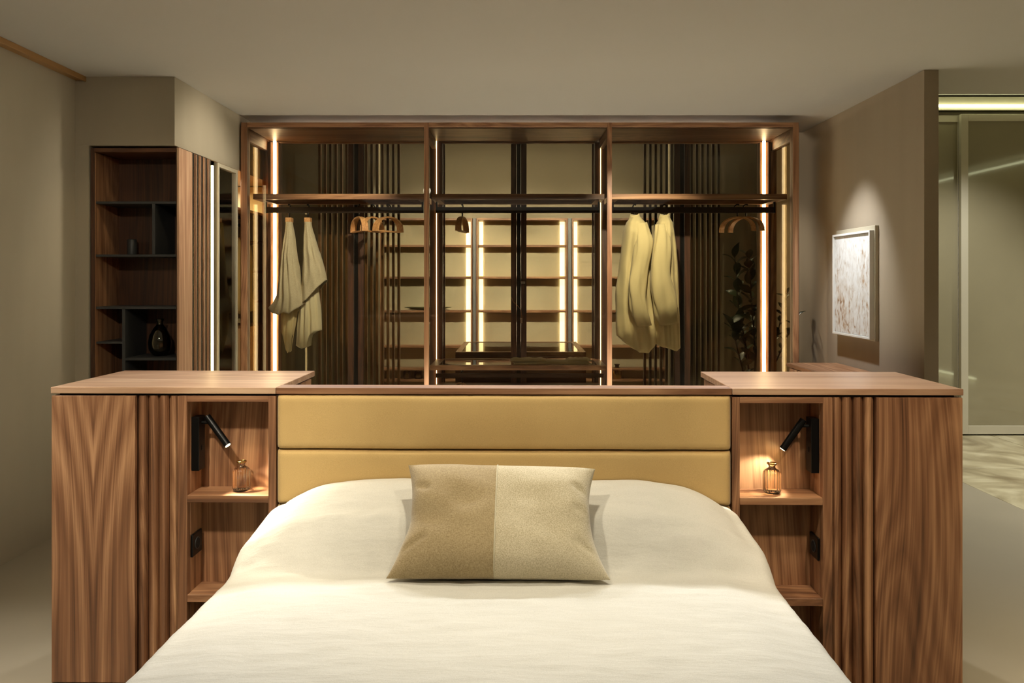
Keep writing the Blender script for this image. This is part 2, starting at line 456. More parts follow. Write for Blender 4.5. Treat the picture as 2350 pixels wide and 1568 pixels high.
struct('wall_upper', box(XR, XR + .082, 6.30, 8.94, CEIL, 3.2, bev=0), 'wall_r', wr)
wc = struct('wall_closet', box(-2.54, X(869, 7.5), 7.5, 7.58, 0, 3.2, bev=0), 'wall')
struct('wall_return', box(X(1537, 7.5), XR, 7.5, 7.58, 0, 3.2, bev=0), 'wall', wc)
# corner column: bulkhead over the shelf niche and the side closet
col_ = struct('wall_corner', box(XL, XCW, YC, 6.64, 2.209, CEIL, bev=.001), 'wall', label='taupe bulkhead above the dark niche and the side closet')
struct('wall_pier', box(XL - .1, -2.492, YC, YC + .5, 0, 2.209, bev=0), 'wall', col_)
struct('wall_panel', box(XL - .1, -2.54, YC + .5, 9.04, 0, 3.2, bev=0), 'wall', col_)
tr = struct('trim_1', box(XL, XL + .055, -2.6, YC, CEIL - .022, CEIL, bev=.002), 'trim', label='narrow bronze trim where left wall meets ceiling')
struct('trim_lip', box(XL + .055, XL + .066, -2.6, YC, CEIL - .030, CEIL, bev=.002), 'trim', tr)

# ------------------------------------------------------------------ hall doors (sliding, satin glass)
YD = 7.17
def hall_door(n, x0, x1, yo, label):
    zt = Z(262, YD)
    d = struct(n, box(x0, x0 + .065, YD + yo, YD + yo + .04, 0.012, zt), 'metal_frame', label=label)
    for a in ((x1 - .065, x1, 0.012, zt), ):
        struct('door_stile', box(a[0], a[1], YD + yo, YD + yo + .04, a[2], a[3]), 'metal_frame', d)
    struct('top_rail', box(x0 + .065, x1 - .065, YD + yo, YD + yo + .04, zt - .062, zt), 'metal_frame', d)
    struct('bottom_rail', box(x0 + .065, x1 - .065, YD + yo, YD + yo + .04, .012, .09), 'metal_frame', d)
    struct('door_panel', box(x0 + .064, x1 - .064, YD + yo + .012, YD + yo + .028, .088, zt - .06), 'lacquer', d)
    return d
hall_door('door_1', 2.95, X(2222, YD), .05, 'narrow satin glass sliding door panel beside the picture wall')
hall_door('door_2', X(2206, YD), 6.0, 0, 'wide satin glass sliding door panel at the right edge')
struct('trim_2', box(2.38, 7.1, YD + .10, YD + .128, 0, Z(262, YD) + .04), 'metal_frame')
dl = thing('led_line', 'bright LED line in the ceiling gap above the sliding doors', 'light', (4.7, YD + .02, 3.0))
link('diffuser', box(2.40, 7.0, YD - .02, YD + .01, Z(245.5, YD), Z(241, YD)), 'led_hall', dl)
link('profile', box(2.40, 7.0, YD + .01, YD + .05, Z(252, YD), 3.10), 'metal_frame', dl)
for nme, z0, xx, lab in (('led_line', 3.03, 6.94, 'LED line high on the hall wall, mirrored in the sliding doors'), ('led_line', 0.03, 6.40, 'LED line near the floor of the hall, mirrored in the sliding doors')):
    t = thing(nme, lab, 'light', (xx, 2.5, z0 - .03), 'LED lines along the hall wall')
    link('diffuser', box(xx - .02, xx + .02, .3, (5.6 if z0 > 1 else 3.42), z0, z0 + .022), 'led_hall', t)

# ------------------------------------------------------------------ bedside cabinets (unit frame: u across, v depth, z)
TOP = 1.048
def cabinet(s, label, matched):
    c = thing('bedside_cabinet', label, 'cabinet', (s * 1.2, .25, 0), 'walnut cabinets either side of the bed', unit=True)
    S = lambda a, b: (min(s * a, s * b), max(s * a, s * b))
    def b(name, a0, a1, v0, v1, z0, z1, mat, bev=.0012, par=None):
        x0, x1 = S(a0, a1)
        return link(name, box(x0, x1, v0, v1, z0, z1, bev=bev), mat, par or c)
    b('countertop', .801, 1.600, 0, .508, TOP - .022, TOP, 'walnut_top_sheen', .0015)
    b('shadow_gap', .83, 1.575, .015, .49, TOP - .030, TOP - .022, 'void', 0)
    zt = TOP - .030
    if matched: M['walnut_match'] = M['walnut_match']
    b('front_panel', 1.300, 1.597, .0, .02, 0.004, zt, 'walnut_match' if matched else 'walnut', .0015)
    b('side_panel', 1.577, 1.597, .022, .506, 0.004, zt, 'walnut')
    b('side_panel', .812, .834, .14, .495, 0.07, zt, 'walnut')
    b('back_panel', .834, 1.577, .486, .506, 0.07, zt, 'walnut')
    b('plinth', .86, 1.56, .05, .46, 0, .07, 'void', 0)
    # fluted slats: sawtooth ridges leaning towards the bed
    n = 4
    for i in range(n):
        a0 = 1.150 + i * .0375
        p = [(a0, .034), (a0, .020), (a0 + .002, .010), (a0 + .006, .0015), (a0 + .011, .0), (a0 + .019, .004), (a0 + .0365, .024), (a0 + .0365, .034)]
        poly = [(s * q[0], q[1]) for q in p]
        link('slat', prism(nb(), poly, .004, zt), 'walnut', c)
    b('slat_backing', 1.148, 1.325, .034, .040, .004, zt, 'walnut_dark', 0)
    b('stile', 1.115, 1.148, .0, .03, .004, zt, 'walnut')
    b('stile', .8005, .8265, .0, .15, .004, zt, 'walnut')
    b('niche_rail', .8265, 1.115, .0, .14, .9976, zt, 'walnut_x')
    b('niche_side', 1.115, 1.133, .03, .14, .07, zt, 'walnut')
    b('niche_back', .8265, 1.115, .125, .14, .07, .9976, 'walnut')
    b('shelf', .8265, 1.115, .002, .125, .642, .667, 'walnut_x')
    b('shelf', .8265, 1.115, .002, .125, .290, .316, 'walnut_x')
    return c
M['walnut_match'] = wood('walnut_book_matched', 'Z', match=.248, amp=13, rw=.15)
cabinet(-1, 'walnut bedside cabinet left of the bed, front with mirrored book-matched grain', True)
cabinet(1, 'walnut bedside cabinet right of the bed, plain straight-grained front', False)

# ------------------------------------------------------------------ headboard
hb = thing('headboard', 'headboard of padded ochre bands under a walnut cap, between the cabinets', 'headboard', (0, .04, 0), unit=True)
link('cap', box(-.799, .799, 0, .08, TOP - .022, TOP), 'walnut_x', hb)
link('backing_board', box(-.80, .80, .05, .08, .07, TOP - .022), 'walnut_x', hb)
def padded(bm, x0, x1, z0, z1, yf, yb, n=(64, 14)):
    nx, nz = n
    grid = []
    for j in range(nz + 1):
        row = []
        t = -1 + 2 * j / nz; t = math.copysign(1 - (1 - abs(t)) ** 1.5, t)
        for i in range(nx + 1):
            s = -1 + 2 * i / nx; s = math.copysign(1 - (1 - abs(s)) ** 1.35, s)
            ex = (1 - abs(s)) * (x1 - x0) / 2; ez = (1 - abs(t)) * (z1 - z0) / 2
            def rnd(d, r): return 0 if d >= r else r - math.sqrt(max(0, r * r - (r - d) ** 2))
            dep = rnd(ex, .016) + rnd(ez, .014) - .004 * math.cos(s * PI / 2) * math.cos(t * PI / 2)
            xx = (x0 + x1) / 2 + s * (x1 - x0) / 2; zz = (z0 + z1) / 2 + t * (z1 - z0) / 2
            zz += .0012 * noise.noise(Vector((xx * 6, zz * 4, 1.3))) * (1 if abs(t) > .8 else 0)
            row.append(bm.verts.new((xx, yf + dep, zz)))
        grid.append(row)
    for j in range(nz):
        for i in range(nx):
            bm.faces.new((grid[j][i], grid[j][i + 1], grid[j + 1][i + 1], grid[j + 1][i]))
    border = grid[0] + [r[-1] for r in grid[1:]] + grid[-1][-2::-1] + [r[0] for r in grid[-2:0:-1]]
    bk = [bm.verts.new((v.co.x, yb, v.co.z)) for v in border]
    k = len(border)
    for i in range(k): bm.faces.new((border[(i + 1) % k], border[i], bk[i], bk[(i + 1) % k]))
    bm.faces.new(bk)
    bmesh.ops.recalc_face_normals(bm, faces=bm.faces)
    return bm
zt = TOP - .0255
for i in range(4):
    z1 = zt - i * .1945
    link('padded_band', padded(nb(), -.797, .797, z1 - .190, z1, -.004, .05), 'headboard', hb, smooth=True)

# ------------------------------------------------------------------ bed: base, mattress, bedspread
bed = thing('bed', 'double bed base and mattress hidden under the pale bedspread', 'bed', (0, -1.02, 0), unit=True)
link('base', box(-.74, .74, -2.0, -.03, .10, .28, bev=.01), 'headboard', bed)
link('mattress', box(-.74, .74, -2.0, -.03, .282, .49, bev=.04), 'linen', bed)
for sx in (-1, 1):
    for v in (-.3, -1.75): link('leg', box(sx * .6 - .03, sx * .6 + .03, v - .03, v + .03, 0, .10), 'black', bed)

def sm(a, b, x):
    t = max(0, min(1, (x - a) / (b - a))); return t * t * (3 - 2 * t)
def spread_top(u, v):
    """height of the bedspread: v = distance from the headboard towards the camera"""
    au = abs(u)
    z = .545 + .012 * math.cos(u * 1.7) - .02 * sm(.62, .82, au)
    # pillows under the cover
    vv = v + .012 * math.sin(u * 5)
    pr = 1 - .35 * sm(.08, .30, vv) - .65 * sm(.25, .40, vv)
    pr2 = (1 - (max(0, .14 - v) / .14) ** 2 * .10)
    tt = max(0.0, min(1.0, (au - .44) / .39))
    side = .10 + .90 * math.sqrt(max(0.0, 1 - tt * tt))
    dipc = 1 - .05 * math.exp(-(u / .10) ** 2)
    z += .192 * pr * pr2 * side * dipc
    # shallow trough where cover tucks in before the pillows
    z -= .008 * math.exp(-((v - .42) / .06) ** 2) * (1 - sm(.6, .8, au))
    n = noise.noise(Vector((u * 5, v * 6, .3)))
    z += .004 * n
    cr = math.exp(-((v - .34) / .10) ** 2)
    z += cr * .009 * noise.noise(Vector((u * 22, v * 26, 4.3)))
    z += .0028 * noise.noise(Vector((u * 16 + v * 9, v * 19, 8)))
    z += .0012 * noise.noise(Vector((u * 9, v * 70, 2)))
    return z
bm = nb()
rows = []
NV = 190; L = 2.03
for j in range(NV + 1):
    v = .012 + L * (j / NV) ** 1.15
    row = []
    # half profile parameter: top from 0 to .76, round corner, drape
    def pt(sgn, k, K):
        t = k / K
        e = .760 + (.03 if v > .3 else .0 + .03 * sm(.1, .3, v))
        if t < .68:
            u = e * (t / .68)
            return Vector((sgn * u, -v, spread_top(sgn * u, v)))
        q = (t - .68) / .32
        ze = spread_top(sgn * e, v)
        if q < .28:
            a = q / .28 * PI / 2
            return Vector((sgn * (e + .045 * math.sin(a)), -v, ze - .045 * (1 - math.cos(a))))
        d = (q - .28) / .72
        fold = .014 * math.sin(v * 13 + sgn) * d + .012 * noise.noise(Vector((v * 6, d * 2, sgn * 3)))*d
        return Vector((sgn * (e + .045 + .055 * d + fold), -v, ze - .045 - (ze - .045 - .12) * d))
    K = 62
    for k in range(K, 0, -1): row.append(pt(-1, k, K))
    for k in range(0, K + 1): row.append(pt(1, k, K))
    rows.append([bm.verts.new(p) for p in row])
# foot end
last = rows[-1]
rows.append([bm.verts.new((p.co.x * 1.0, p.co.y - .03, p.co.z - .04)) for p in last])
rows.append([bm.verts.new((p.co.x * 1.0, p.co.y - .06, max(.1, p.co.z - .36))) for p in last])
for j in range(len(rows) - 1):
    for i in range(len(rows[0]) - 1):
        bm.faces.new((rows[j][i], rows[j][i + 1], rows[j + 1][i + 1], rows[j + 1][i]))
bmesh.ops.recalc_face_normals(bm, faces=bm.faces)
sp_ = thing('bedspread', 'pale linen bedspread drawn over the mattress and sleeping pillows', 'bedspread', (0, -1.0, .1), unit=True)
o = link('cover', bm, 'linen', sp_, smooth=True)
md = o.modifiers.new('thick', 'SOLIDIFY'); md.thickness = .006; md.offset = 1

# ------------------------------------------------------------------ throw cushion
cu = thing('throw_cushion', 'two-tone felt cushion with a cream seam, leaning on the bedspread pillows', 'cushion', (-.0, -.45, .56), unit=True)
CW, CHT = .635, .385
ca = math.radians(49)
Cc = Vector((.002, -.352, .695))
def cpt(a, b, side):
    # a across -1..1, b up -1..1; side +1 front, -1 back
    th = max(0, (1 - a ** 4)) ** .6 * max(0, (1 - b ** 4)) ** .6
    th = .072 * th ** .9
    wv = .012 * (a * a) * math.sin(b * 5 + a) * (1 - abs(b)) + .006 * noise.noise(Vector((a * 3, b * 3, side)))
    pinch_x = 1 - .125 * (1 - b * b) * abs(a) ** 3
    pinch_y = 1 - .030 * (1 - a * a)
    wx = CW / 2 * (1.015 - .06 * (b + 1) / 2)
    lx = a * wx * pinch_x; ly = b * CHT / 2 * pinch_y
    crease = 0
    for (a0, b0, ang, ln) in ((.97, .35, 2.5, .3), (.98, .0, 2.9, .28), (-.97, -.7, .75, .4), (-.97, .5, -.5, .3), (.97, -.75, 2.3, .4)):
        dx, dy = a - a0, (b - b0)
        al = dx * math.cos(ang) + dy * math.sin(ang); ac = -dx * math.sin(ang) + dy * math.cos(ang)
        if 0 < al < ln: crease -= .012 * math.exp(-(ac / .045) ** 2) * math.sin(PI * al / ln)
    th = th + (crease if side > 0 else 0) * (1 - abs(a) ** 8) * (1 - abs(b) ** 8)
    n_ = side * th + wv * (1 - abs(b) ** 6)
    # lean: plane tilted back by ca from vertical
    ly += -.006 * a * (b + 1) / 2
    y = Cc.y + ly * math.sin(ca) - n_ * math.cos(ca)
    z = Cc.z + ly * math.cos(ca) + n_ * math.sin(ca)
    return Vector((Cc.x + lx, y, z))
A0 = -.035
def half(a0, a1, nn=44, mm=56):
    bm = nb()
    for side in (1, -1):
        g = []
        for j in range(mm + 1):
            b_ = -1 + 2 * j / mm
            b_ = math.sin(b_ * PI / 2)
            row = []
            for i in range(nn + 1):
                a = a0 + (a1 - a0) * i / nn
                if a1 > .9: a = a0 + (a1 - a0) * math.sin(i / nn * PI / 2)
                if a0 < -.9: a = a1 - (a1 - a0) * math.sin((nn - i) / nn * PI / 2)
                row.append(bm.verts.new(cpt(a, b_, side)))
            g.append(row)
        for j in range(mm):
            for i in range(nn):
                f = (g[j][i], g[j][i + 1], g[j + 1][i + 1], g[j + 1][i])
                bm.faces.new(f if side > 0 else f[::-1])
    bmesh.ops.remove_doubles(bm, verts=bm.verts, dist=.0004)
    bmesh.ops.recalc_face_normals(bm, faces=bm.faces)
    return bm
relabel(link('cover_half', half(-1, A0), 'felt_dark', cu, smooth=True), 'darker tan felt left half')
relabel(link('cover_half', half(A0, 1), 'felt_light', cu, smooth=True), 'paler melange felt right half')
pts = [cpt(A0, -1 + 2 * i / 40, 1) + Vector((0, -.001, .001)) for i in range(41)]
link('seam', tube(nb(), pts, .0022, 6), 'piping', cu, smooth=True)

# ------------------------------------------------------------------ reading lamps, bottles, sockets in the niches
def lamp(s, head0, head1, label):
    t = thing('reading_lamp', label, 'lamp', (s * 1.1, .06, .745), 'black reading lamps in the niches', unit=True)
    link('backplate', box(s * 1.1147, s * 1.087, .036, .088, .745, .937, bev=.001), 'black', t)
    link('switch', box(s * 1.087, s * 1.085, .058, .068, .815, .832, bev=.0005), 'black', t)
    h0, h1 = Vector(head0), Vector(head1)
    link('arm', tube(nb(), [(s * 1.088, .062, h0.z - .012), (h0.x, .062, h0.z - .012)], .006, 12), 'black', t, smooth=False)
    d = (h1 - h0).normalized()
    hd = link('lamp_head', tube(nb(), [h0 - d * .012, h1], .0125, 24), 'black', t)
    link('lens', tube(nb(), [h1 + d * .0002, h1 + d * .0012], .0092, 20), 'lens', hd)
    ld = bpy.data.lights.new('reading_light', 'SPOT'); ld.energy = 6.0 if s > 0 else 15.0; ld.color = (1.0, .92, .72)
    ld.spot_size = math.radians(92); ld.spot_blend = .6; ld.shadow_soft_size = .008
    lo = bpy.data.objects.new('reading_light', ld); COL.objects.link(lo)
    p0 = uw(*(h1 + d * .004)); p1 = uw(*(h1 + d * .1))
    lo.location = p0; lo.rotation_euler = (p1 - p0).to_track_quat('-Z', 'Y').to_euler()
    return t
lamp(-1, (-1.062, .062, .926), (-.985, .040, .836), 'black swivel reading lamp in the left niche, its lens glowing')
lamp(1, (1.062, .062, .920), (.998, .072, .822), 'black swivel reading lamp in the right niche, turned to the wall')

def bottle(u, v, label, rz):
    t = thing('glass_bottle', label, 'bottle', (u, v, .667), 'ribbed amber glass bottles on the niche shelves', unit=True, rz=0)
    H = .108
    prof = [(0, .002), (.026, .002), (.0285, .005), (.0305, .012), (.0305, .066), (.0295, .074), (.024, .083), (.014, .089), (.0115, .094), (.0125, .099), (.0165, .1035), (.0172, .1065), (.0150, H)]
    inner = [(.0128, H - .001), (.0105, .100), (.0098, .093), (.0125, .087), (.022, .080), (.0278, .072), (.0285, .064), (.0285, .014), (.0265, .009), (0, .0075)]
    rib = lambda z, k: (.05 * math.cos(k * 2 * PI / 5) if .010 < z < .080 else 0)
    bm = lathe(nb(), prof, (u, v, .667), 90, rib)
    link('body', bm, 'amber', t, smooth=True)
    rr = lathe(nb(), [(.0168, .1032), (.0182, .1050), (.0178, .1078), (.0155, .1085), (.0140, .1070), (.0150, .1040), (.0168, .1032)], (u, v, .6672), 40)
    relabel(link('rim', rr, 'gold', t, smooth=True), 'gold rim')
    return t
bottle(-.945, .066, 'ribbed amber glass bottle with gold rim in the left niche', .2)
bottle(.958, .066, 'ribbed amber glass bottle with gold rim in the right niche, under the lamp', .7)

def socket(s, label):
    t = thing('power_socket', label, 'socket', (s * 1.113, .068, .44), 'black sockets inside the niches', unit=True)
    link('plate', box(s * 1.1147, s * 1.106, .028, .108, .438, .518, bev=.002), 'black', t)
    bm = nb(); tube(bm, [(s * 1.1065, .068, .478), (s * 1.1045, .068, .478)], [.022, .022], 28)
    link('socket_ring', bm, 'anthracite', t)
    bm = nb(); tube(bm, [(s * 1.1044, .068, .478), (s * 1.1040, .068, .478)], [.018, .018], 28)
    link('socket_well', bm, 'void', t)
    return t
socket(-1, 'black wall socket in the left cabinet niche')
socket(1, 'black wall socket in the right cabinet niche')

# ------------------------------------------------------------------ wardrobe
YW = 5.625; YB = 6.235
WL, WR = -1.99, 2.04
wt = Z(281, YW)
WD = thing('wardrobe', 'large three-bay walnut wardrobe with glass sides and warm LED strips', 'wardrobe', ((WL + WR) / 2, 5.93, 0))
def wb(name, x0, x1, y0, y1, z0, z1, mat, bev=.0012, par=None):
    return link(name, box(x0, x1, y0, y1, z0, z1, bev=bev), mat, par or WD)
pf = [X(553, YW), X(567, YW), X(973, YW), X(984, YW), X(1393.5, YW), X(1404.5, YW), X(1820, YW), X(1833, YW)]
wb('front_post', pf[0], pf[1], YW, YW + .035, 0, wt, 'walnut')
wb('front_post', pf[2], pf[3], YW, YW + .035, 0, wt, 'walnut')
wb('front_post', pf[4], pf[5], YW, YW + .035, 0, wt, 'walnut')
wb('front_post', pf[6], pf[7], YW, YW + .035, 0, wt, 'walnut')
for a, b_ in ((1, 2), (3, 4), (5, 6)):
    wb('top_rail', pf[a], pf[b_], YW, YW + .03, Z(291.5, YW), wt, 'walnut_x')
wb('top_panel', pf[1], pf[6], YW + .03, YB, Z(293, YW) + .0, wt - .012, 'walnut_x')
# lower rear header the LED light washes
for a, b_ in ((1, 2), (3, 4), (5, 6)):
    wb('rear_header', pf[a] + .01, pf[b_] - .01, YB - .035, YB - .005, Z(331, YB), Z(293, YW), 'walnut_x')
    wb('bottom_panel', pf[a], pf[b_], YW + .01, YB, .05, .075, 'walnut_x')
wb('plinth', pf[1], pf[6], YW + .03, YB - .03, 0, .05, 'walnut_dark_x')
# side panels: framed tinted glass
for s, xo, xi in ((-1, X(547.5, YW), pf[1] - .012), (1, X(1838, YW), pf[6] + .012)):
    a, b_ = min(xo, xi), max(xo, xi)
    wb('side_stile', a, b_, YW + .036, YW + .10, 0, wt - .02, 'walnut')
    wb('side_stile', a, b_, YB - .085, YB, 0, wt - .02, 'walnut')
    wb('side_rail', a, b_, YW + .10, YB - .085, wt - .12, wt - .02, 'walnut_y')
    wb('side_rail', a, b_, YW + .10, YB - .085, 0.0, .10, 'walnut_y')
    xm = (a + b_) / 2
    wb('side_glass', xm - .003, xm + .003, YW + .098, YB - .083, .10, wt - .12, 'glass_side', 0)
# rear posts between the bays and bay lights
rp = [X(990, YB), X(1017, YB), X(1363, YB), X(1392, YB)]
wb('rear_post', rp[0], rp[1], YB - .09, YB - .012, 0.076, Z(331, YB), 'walnut_dark')
wb('rear_post', rp[2], rp[3], YB - .09, YB - .012, 0.076, Z(331, YB), 'walnut_dark')
for a, b_ in ((pf[2], pf[3]), (pf[4], pf[5])):
    wb('cross_rail', a, b_, YW + .035, YB - .03, Z(291.5, YW) - .07, Z(293, YW) - .001, 'walnut_y')
def led(x0, x1, y0, y1, z0=.10, z1=None, m='led'):
    o = wb('led_strip', x0, x1, y0, y1, z0, z1 or (Z(325, YB - .06)), m, 0)
    return o
yl = YB - .10
led(X(627, yl), X(633, yl), yl, yl + .012)
led(X(1751, yl), X(1757, yl), yl, yl + .012)
led(rp[1] - .045, rp[1] - .0415, YB - .098, YB - .0905, m='led_thin')
led(rp[2] + .0415, rp[2] + .045, YB - .098, YB - .0905, m='led_thin')
for a, b_ in ((616, 622.5), (1762, 1768)):
    wb('led_fin', X(a, yl), X(b_, yl), yl - .012, YB - .087, .10, Z(331, YB), 'walnut_dark')  # fin added to screen the LED from the side glass
wb('fill_strip', pf[1] + .1, pf[6] - .1, 6.10, 6.12, wt - .011, wt - .004, 'top_fill', 0)  # unseen strip added to light the ceiling above the wardrobe
# carriers behind the outer LED strips
wb('led_channel', X(613, YB - .07), X(641, YB - .07), YB - .087, YB - .012, .076, Z(331, YB), 'walnut')
wb('led_channel', X(1742, YB - .07), X(1768, YB - .07), YB - .087, YB - .012, .076, Z(331, YB), 'walnut')

# shelves of framed glass and hanging rails
ys0, ys1 = YW + .09, YW + .50
zs = Z(445, ys0)
def framed_shelf(x0, x1, z, depth0, depth1, name='glass_shelf', th=.040):
    s = wb(name, x0, x1, depth0, depth0 + .045, z - th, z, 'walnut_x')
    wb('shelf_edge', x0, x1, depth1 - .045, depth1, z - th, z, 'walnut_x', par=s)
    wb('shelf_side', x0, x0 + .06, depth0 + .045, depth1 - .045, z - th, z, 'walnut_y', par=s)
    wb('shelf_side', x1 - .06, x1, depth0 + .045, depth1 - .045, z - th, z, 'walnut_y', par=s)
    wb('shelf_glass', x0 + .058, x1 - .058, depth0 + .043, depth1 - .043, z - .012, z - .004, 'glass_shelf', 0, par=s)
    return s
bays = ((pf[1] + .012, pf[2] + .0), (pf[3] + .01, pf[4] - .01), (pf[5], pf[6] - .012))
YRAIL = YW + .28
def RX(px): return X(px, YRAIL)
for i, (a, b_) in enumerate(bays):
    framed_shelf(a, b_, zs, ys0, ys1)
    zr0, zr1 = Z(489, YRAIL), Z(475.5, YRAIL)
    mt = 'bronze'
    e0 = [RX(608), RX(1000), RX(1404)][i]; e1 = [RX(972), RX(1376), RX(1779)][i]
    r_ = wb('hanging_rail', e0, e1, YRAIL - .008, YRAIL + .008, zr0, zr1, mt)
    wb('rail_bracket', e0, e0 + .014, YRAIL - .012, YRAIL + .012, zr0, zs - .041, 'black', par=r_)
    wb('rail_bracket', e1 - .014, e1, YRAIL - .012, YRAIL + .012, zr0, zs - .041, 'black', par=r_)
# low glass shelf, rail and drawer of the centre bay
a, b_ = X(986, YW + .05), X(1392, YW + .05)
zl = Z(839, YW + .06)
framed_shelf(a, b_, zl, YW + .06, YB - .05, th=.036)
wb('hanging_rail', X(1000, YRAIL), X(1385, YRAIL), YRAIL - .008, YRAIL + .008, Z(867, YRAIL), Z(857, YRAIL), 'bronze')
wb('drawer', a + .01, b_ - .01, YW + .14, YB - .10, .2, .62, 'walnut_dark_x')
for (p0, p1) in ((567, 973), (984, 1393.5), (1404.5, 1820)):
    wb('front_glass', X(p0, YW), X(p1, YW), YW + .012, YW + .018, .08, Z(291.5, YW), 'glass_front', 0)
# rear doors: two leaves per bay that meet in a dark double stile
zd1 = Z(331, YB) + .02
bay_b = ((X(641, YB), X(990, YB)), (X(1017, YB), X(1363, YB)), (X(1392, YB), X(1743, YB)))
for i, (a, b_) in enumerate(bay_b):
    c = [X(816.5, YB), X(1190.5, YB), X(1566, YB)][i]
    gap = .018
    for s in (-1, 1):
        e = a if s < 0 else b_
        m0 = c + s * gap / 1.0; m1 = c + s * .062
        d = wb('rear_door', min(m0, m1), max(m0, m1), YB, YB + .03, .08, zd1, 'walnut_dark')
        wb('door_glass', min(m1, e), max(m1, e), YB + .010, YB + .016, .08, zd1, 'glass_bronze', 0, par=d)
        o0 = e - s * .014
        wb('door_stile', min(o0, e), max(o0, e), YB + .001, YB + .03, .08, zd1, 'walnut_dark', par=d)
        if i != 1:
            for k in range(6 + (1 if (i == 0 and s > 0) else 0)):
                xs = c + s * (.078 + k * .0432)
                wb('slat', xs - .0095, xs + .0095, YB + .018, YB + .052, .08, zd1, 'walnut_dark' if i else 'walnut', .001, par=d)
    wb('centre_seal', c - gap * .9, c + gap * .9, YB + .012, YB + .02, .08, zd1, 'black', 0)
# lock and little handle on the centre doors
cx = X(1192, YB)
wb('door_handle', cx - .01, cx + .012, YB - .02, YB - .001, Z(668, YB), Z(622, YB), 'black', .002)
wb('latch', cx + .010, cx + .045, YB - .026, YB - .012, Z(652, YB), Z(646, YB), 'steel', .002)
cb = thing('cable', 'thin copper cable with a small plug hanging behind the centre bay', 'cable', (X(1190, YB - .03), YB - .03, Z(760, YB)))
yy = YB - .028
link('wire', tube(nb(), [(X(1174, yy), yy, Z(683, yy)), (X(1178, yy), yy, Z(693, yy)), (X(1188, yy), yy, Z(702, yy)), (X(1196, yy), yy, Z(712, yy)), (X(1198, yy), yy, Z(730, yy))], .0022, 6), 'cord', cb)
link('plug', box(X(1194, yy), X(1199, yy), yy - .005, yy + .006, Z(742, yy), Z(730, yy)), 'steel', cb)

# ------------------------------------------------------------------ hangers
def hanger_parts(t, base, width=.40, hgt=.115, deep=.036, bar=True, hook_mat='black'):
    """coat hanger in its own frame: arch along Y, hook at top; base = top of rail contact"""
    bx0, by0, bz0 = base
    zt_ = bz0 - .075
    n = 22
    bm = nb()
    prev = None
    for i in range(n + 1):
        a = PI * i / n
        yy = -math.cos(a) * width / 2
        zz = zt_ - hgt + hgt * math.sin(a) ** .8
        th = .011
        ny, nz = -math.cos(a) * .8, math.sin(a)
        l = math.hypot(ny, nz); ny /= l; nz /= l
        w_ = deep * (.55 + .45 * abs(math.cos(a)))
        ring = [bm.verts.new((bx0 - w_ / 2, by0 + yy, zz)), bm.verts.new((bx0 + w_ / 2, by0 + yy, zz)),
                bm.verts.new((bx0 + w_ / 2, by0 + yy - ny * th, zz - nz * th)), bm.verts.new((bx0 - w_ / 2, by0 + yy - ny * th, zz - nz * th))]
        if prev:
            for k in range(4): bm.faces.new((prev[k], prev[(k + 1) % 4], ring[(k + 1) % 4], ring[k]))
        else: bm.faces.new(ring[::-1])
        prev = ring
    bm.faces.new(prev)
    bmesh.ops.recalc_face_normals(bm, faces=bm.faces)
    link('arch', bm, 'hanger_wood', t)
    if bar: link('bar', box(bx0 - .011, bx0 + .011, by0 - width / 2 + .012, by0 + width / 2 - .012, zt_ - hgt - .004, zt_ - hgt + .008), 'hanger_wood', t)
    pts = [(bx0, by0, zt_ - .004), (bx0, by0, zt_ + .02)]
    for i in range(9):
        a = -PI / 2 + PI * 1.2 * i / 8
        pts.append((bx0, by0 + .028 * math.cos(a), bz0 - .012 + .028 * math.sin(a)))
    link('hook', tube(nb(), pts, .0055, 8), hook_mat, t, smooth=True)
ztop = Z(475.5, YRAIL) + .004
def hanger(px, rz, label, bar=True, group=None, z=None, deep=.036, width=.40, mat='black'):
    b0 = (RX(px), YRAIL, z or ztop)
    t = thing('coat_hanger', label, 'hanger', b0, group or 'empty wooden hangers in the wardrobe', rz=math.radians(rz))
    hanger_parts(t, b0, bar=bar, deep=deep, width=width, hook_mat=mat)
    return t
hanger(824, 30, 'empty beech hanger nearest the linen garments, turned away', deep=.05, width=.28)
hanger(855, -26, 'empty beech hanger in the middle of the left bay trio', deep=.045, width=.25)
hanger(891, -36, 'empty beech hanger showing its full arch beside the left post', width=.27, deep=.06)
hanger(1061, -8, 'single empty beech hanger in the centre bay', deep=.045, width=.30)
hanger(1692, 38, 'left one of two overlapping beech hangers in the right bay', bar=False, width=.30, deep=.05)
hanger(1712, 36, 'right one of two overlapping beech hangers beside the right LED strip', bar=False, width=.30, deep=.05)
hanger(1061, 20, 'beech hanger on the low rail under the centre glass shelf', z=Z(857, YRAIL) + .004)

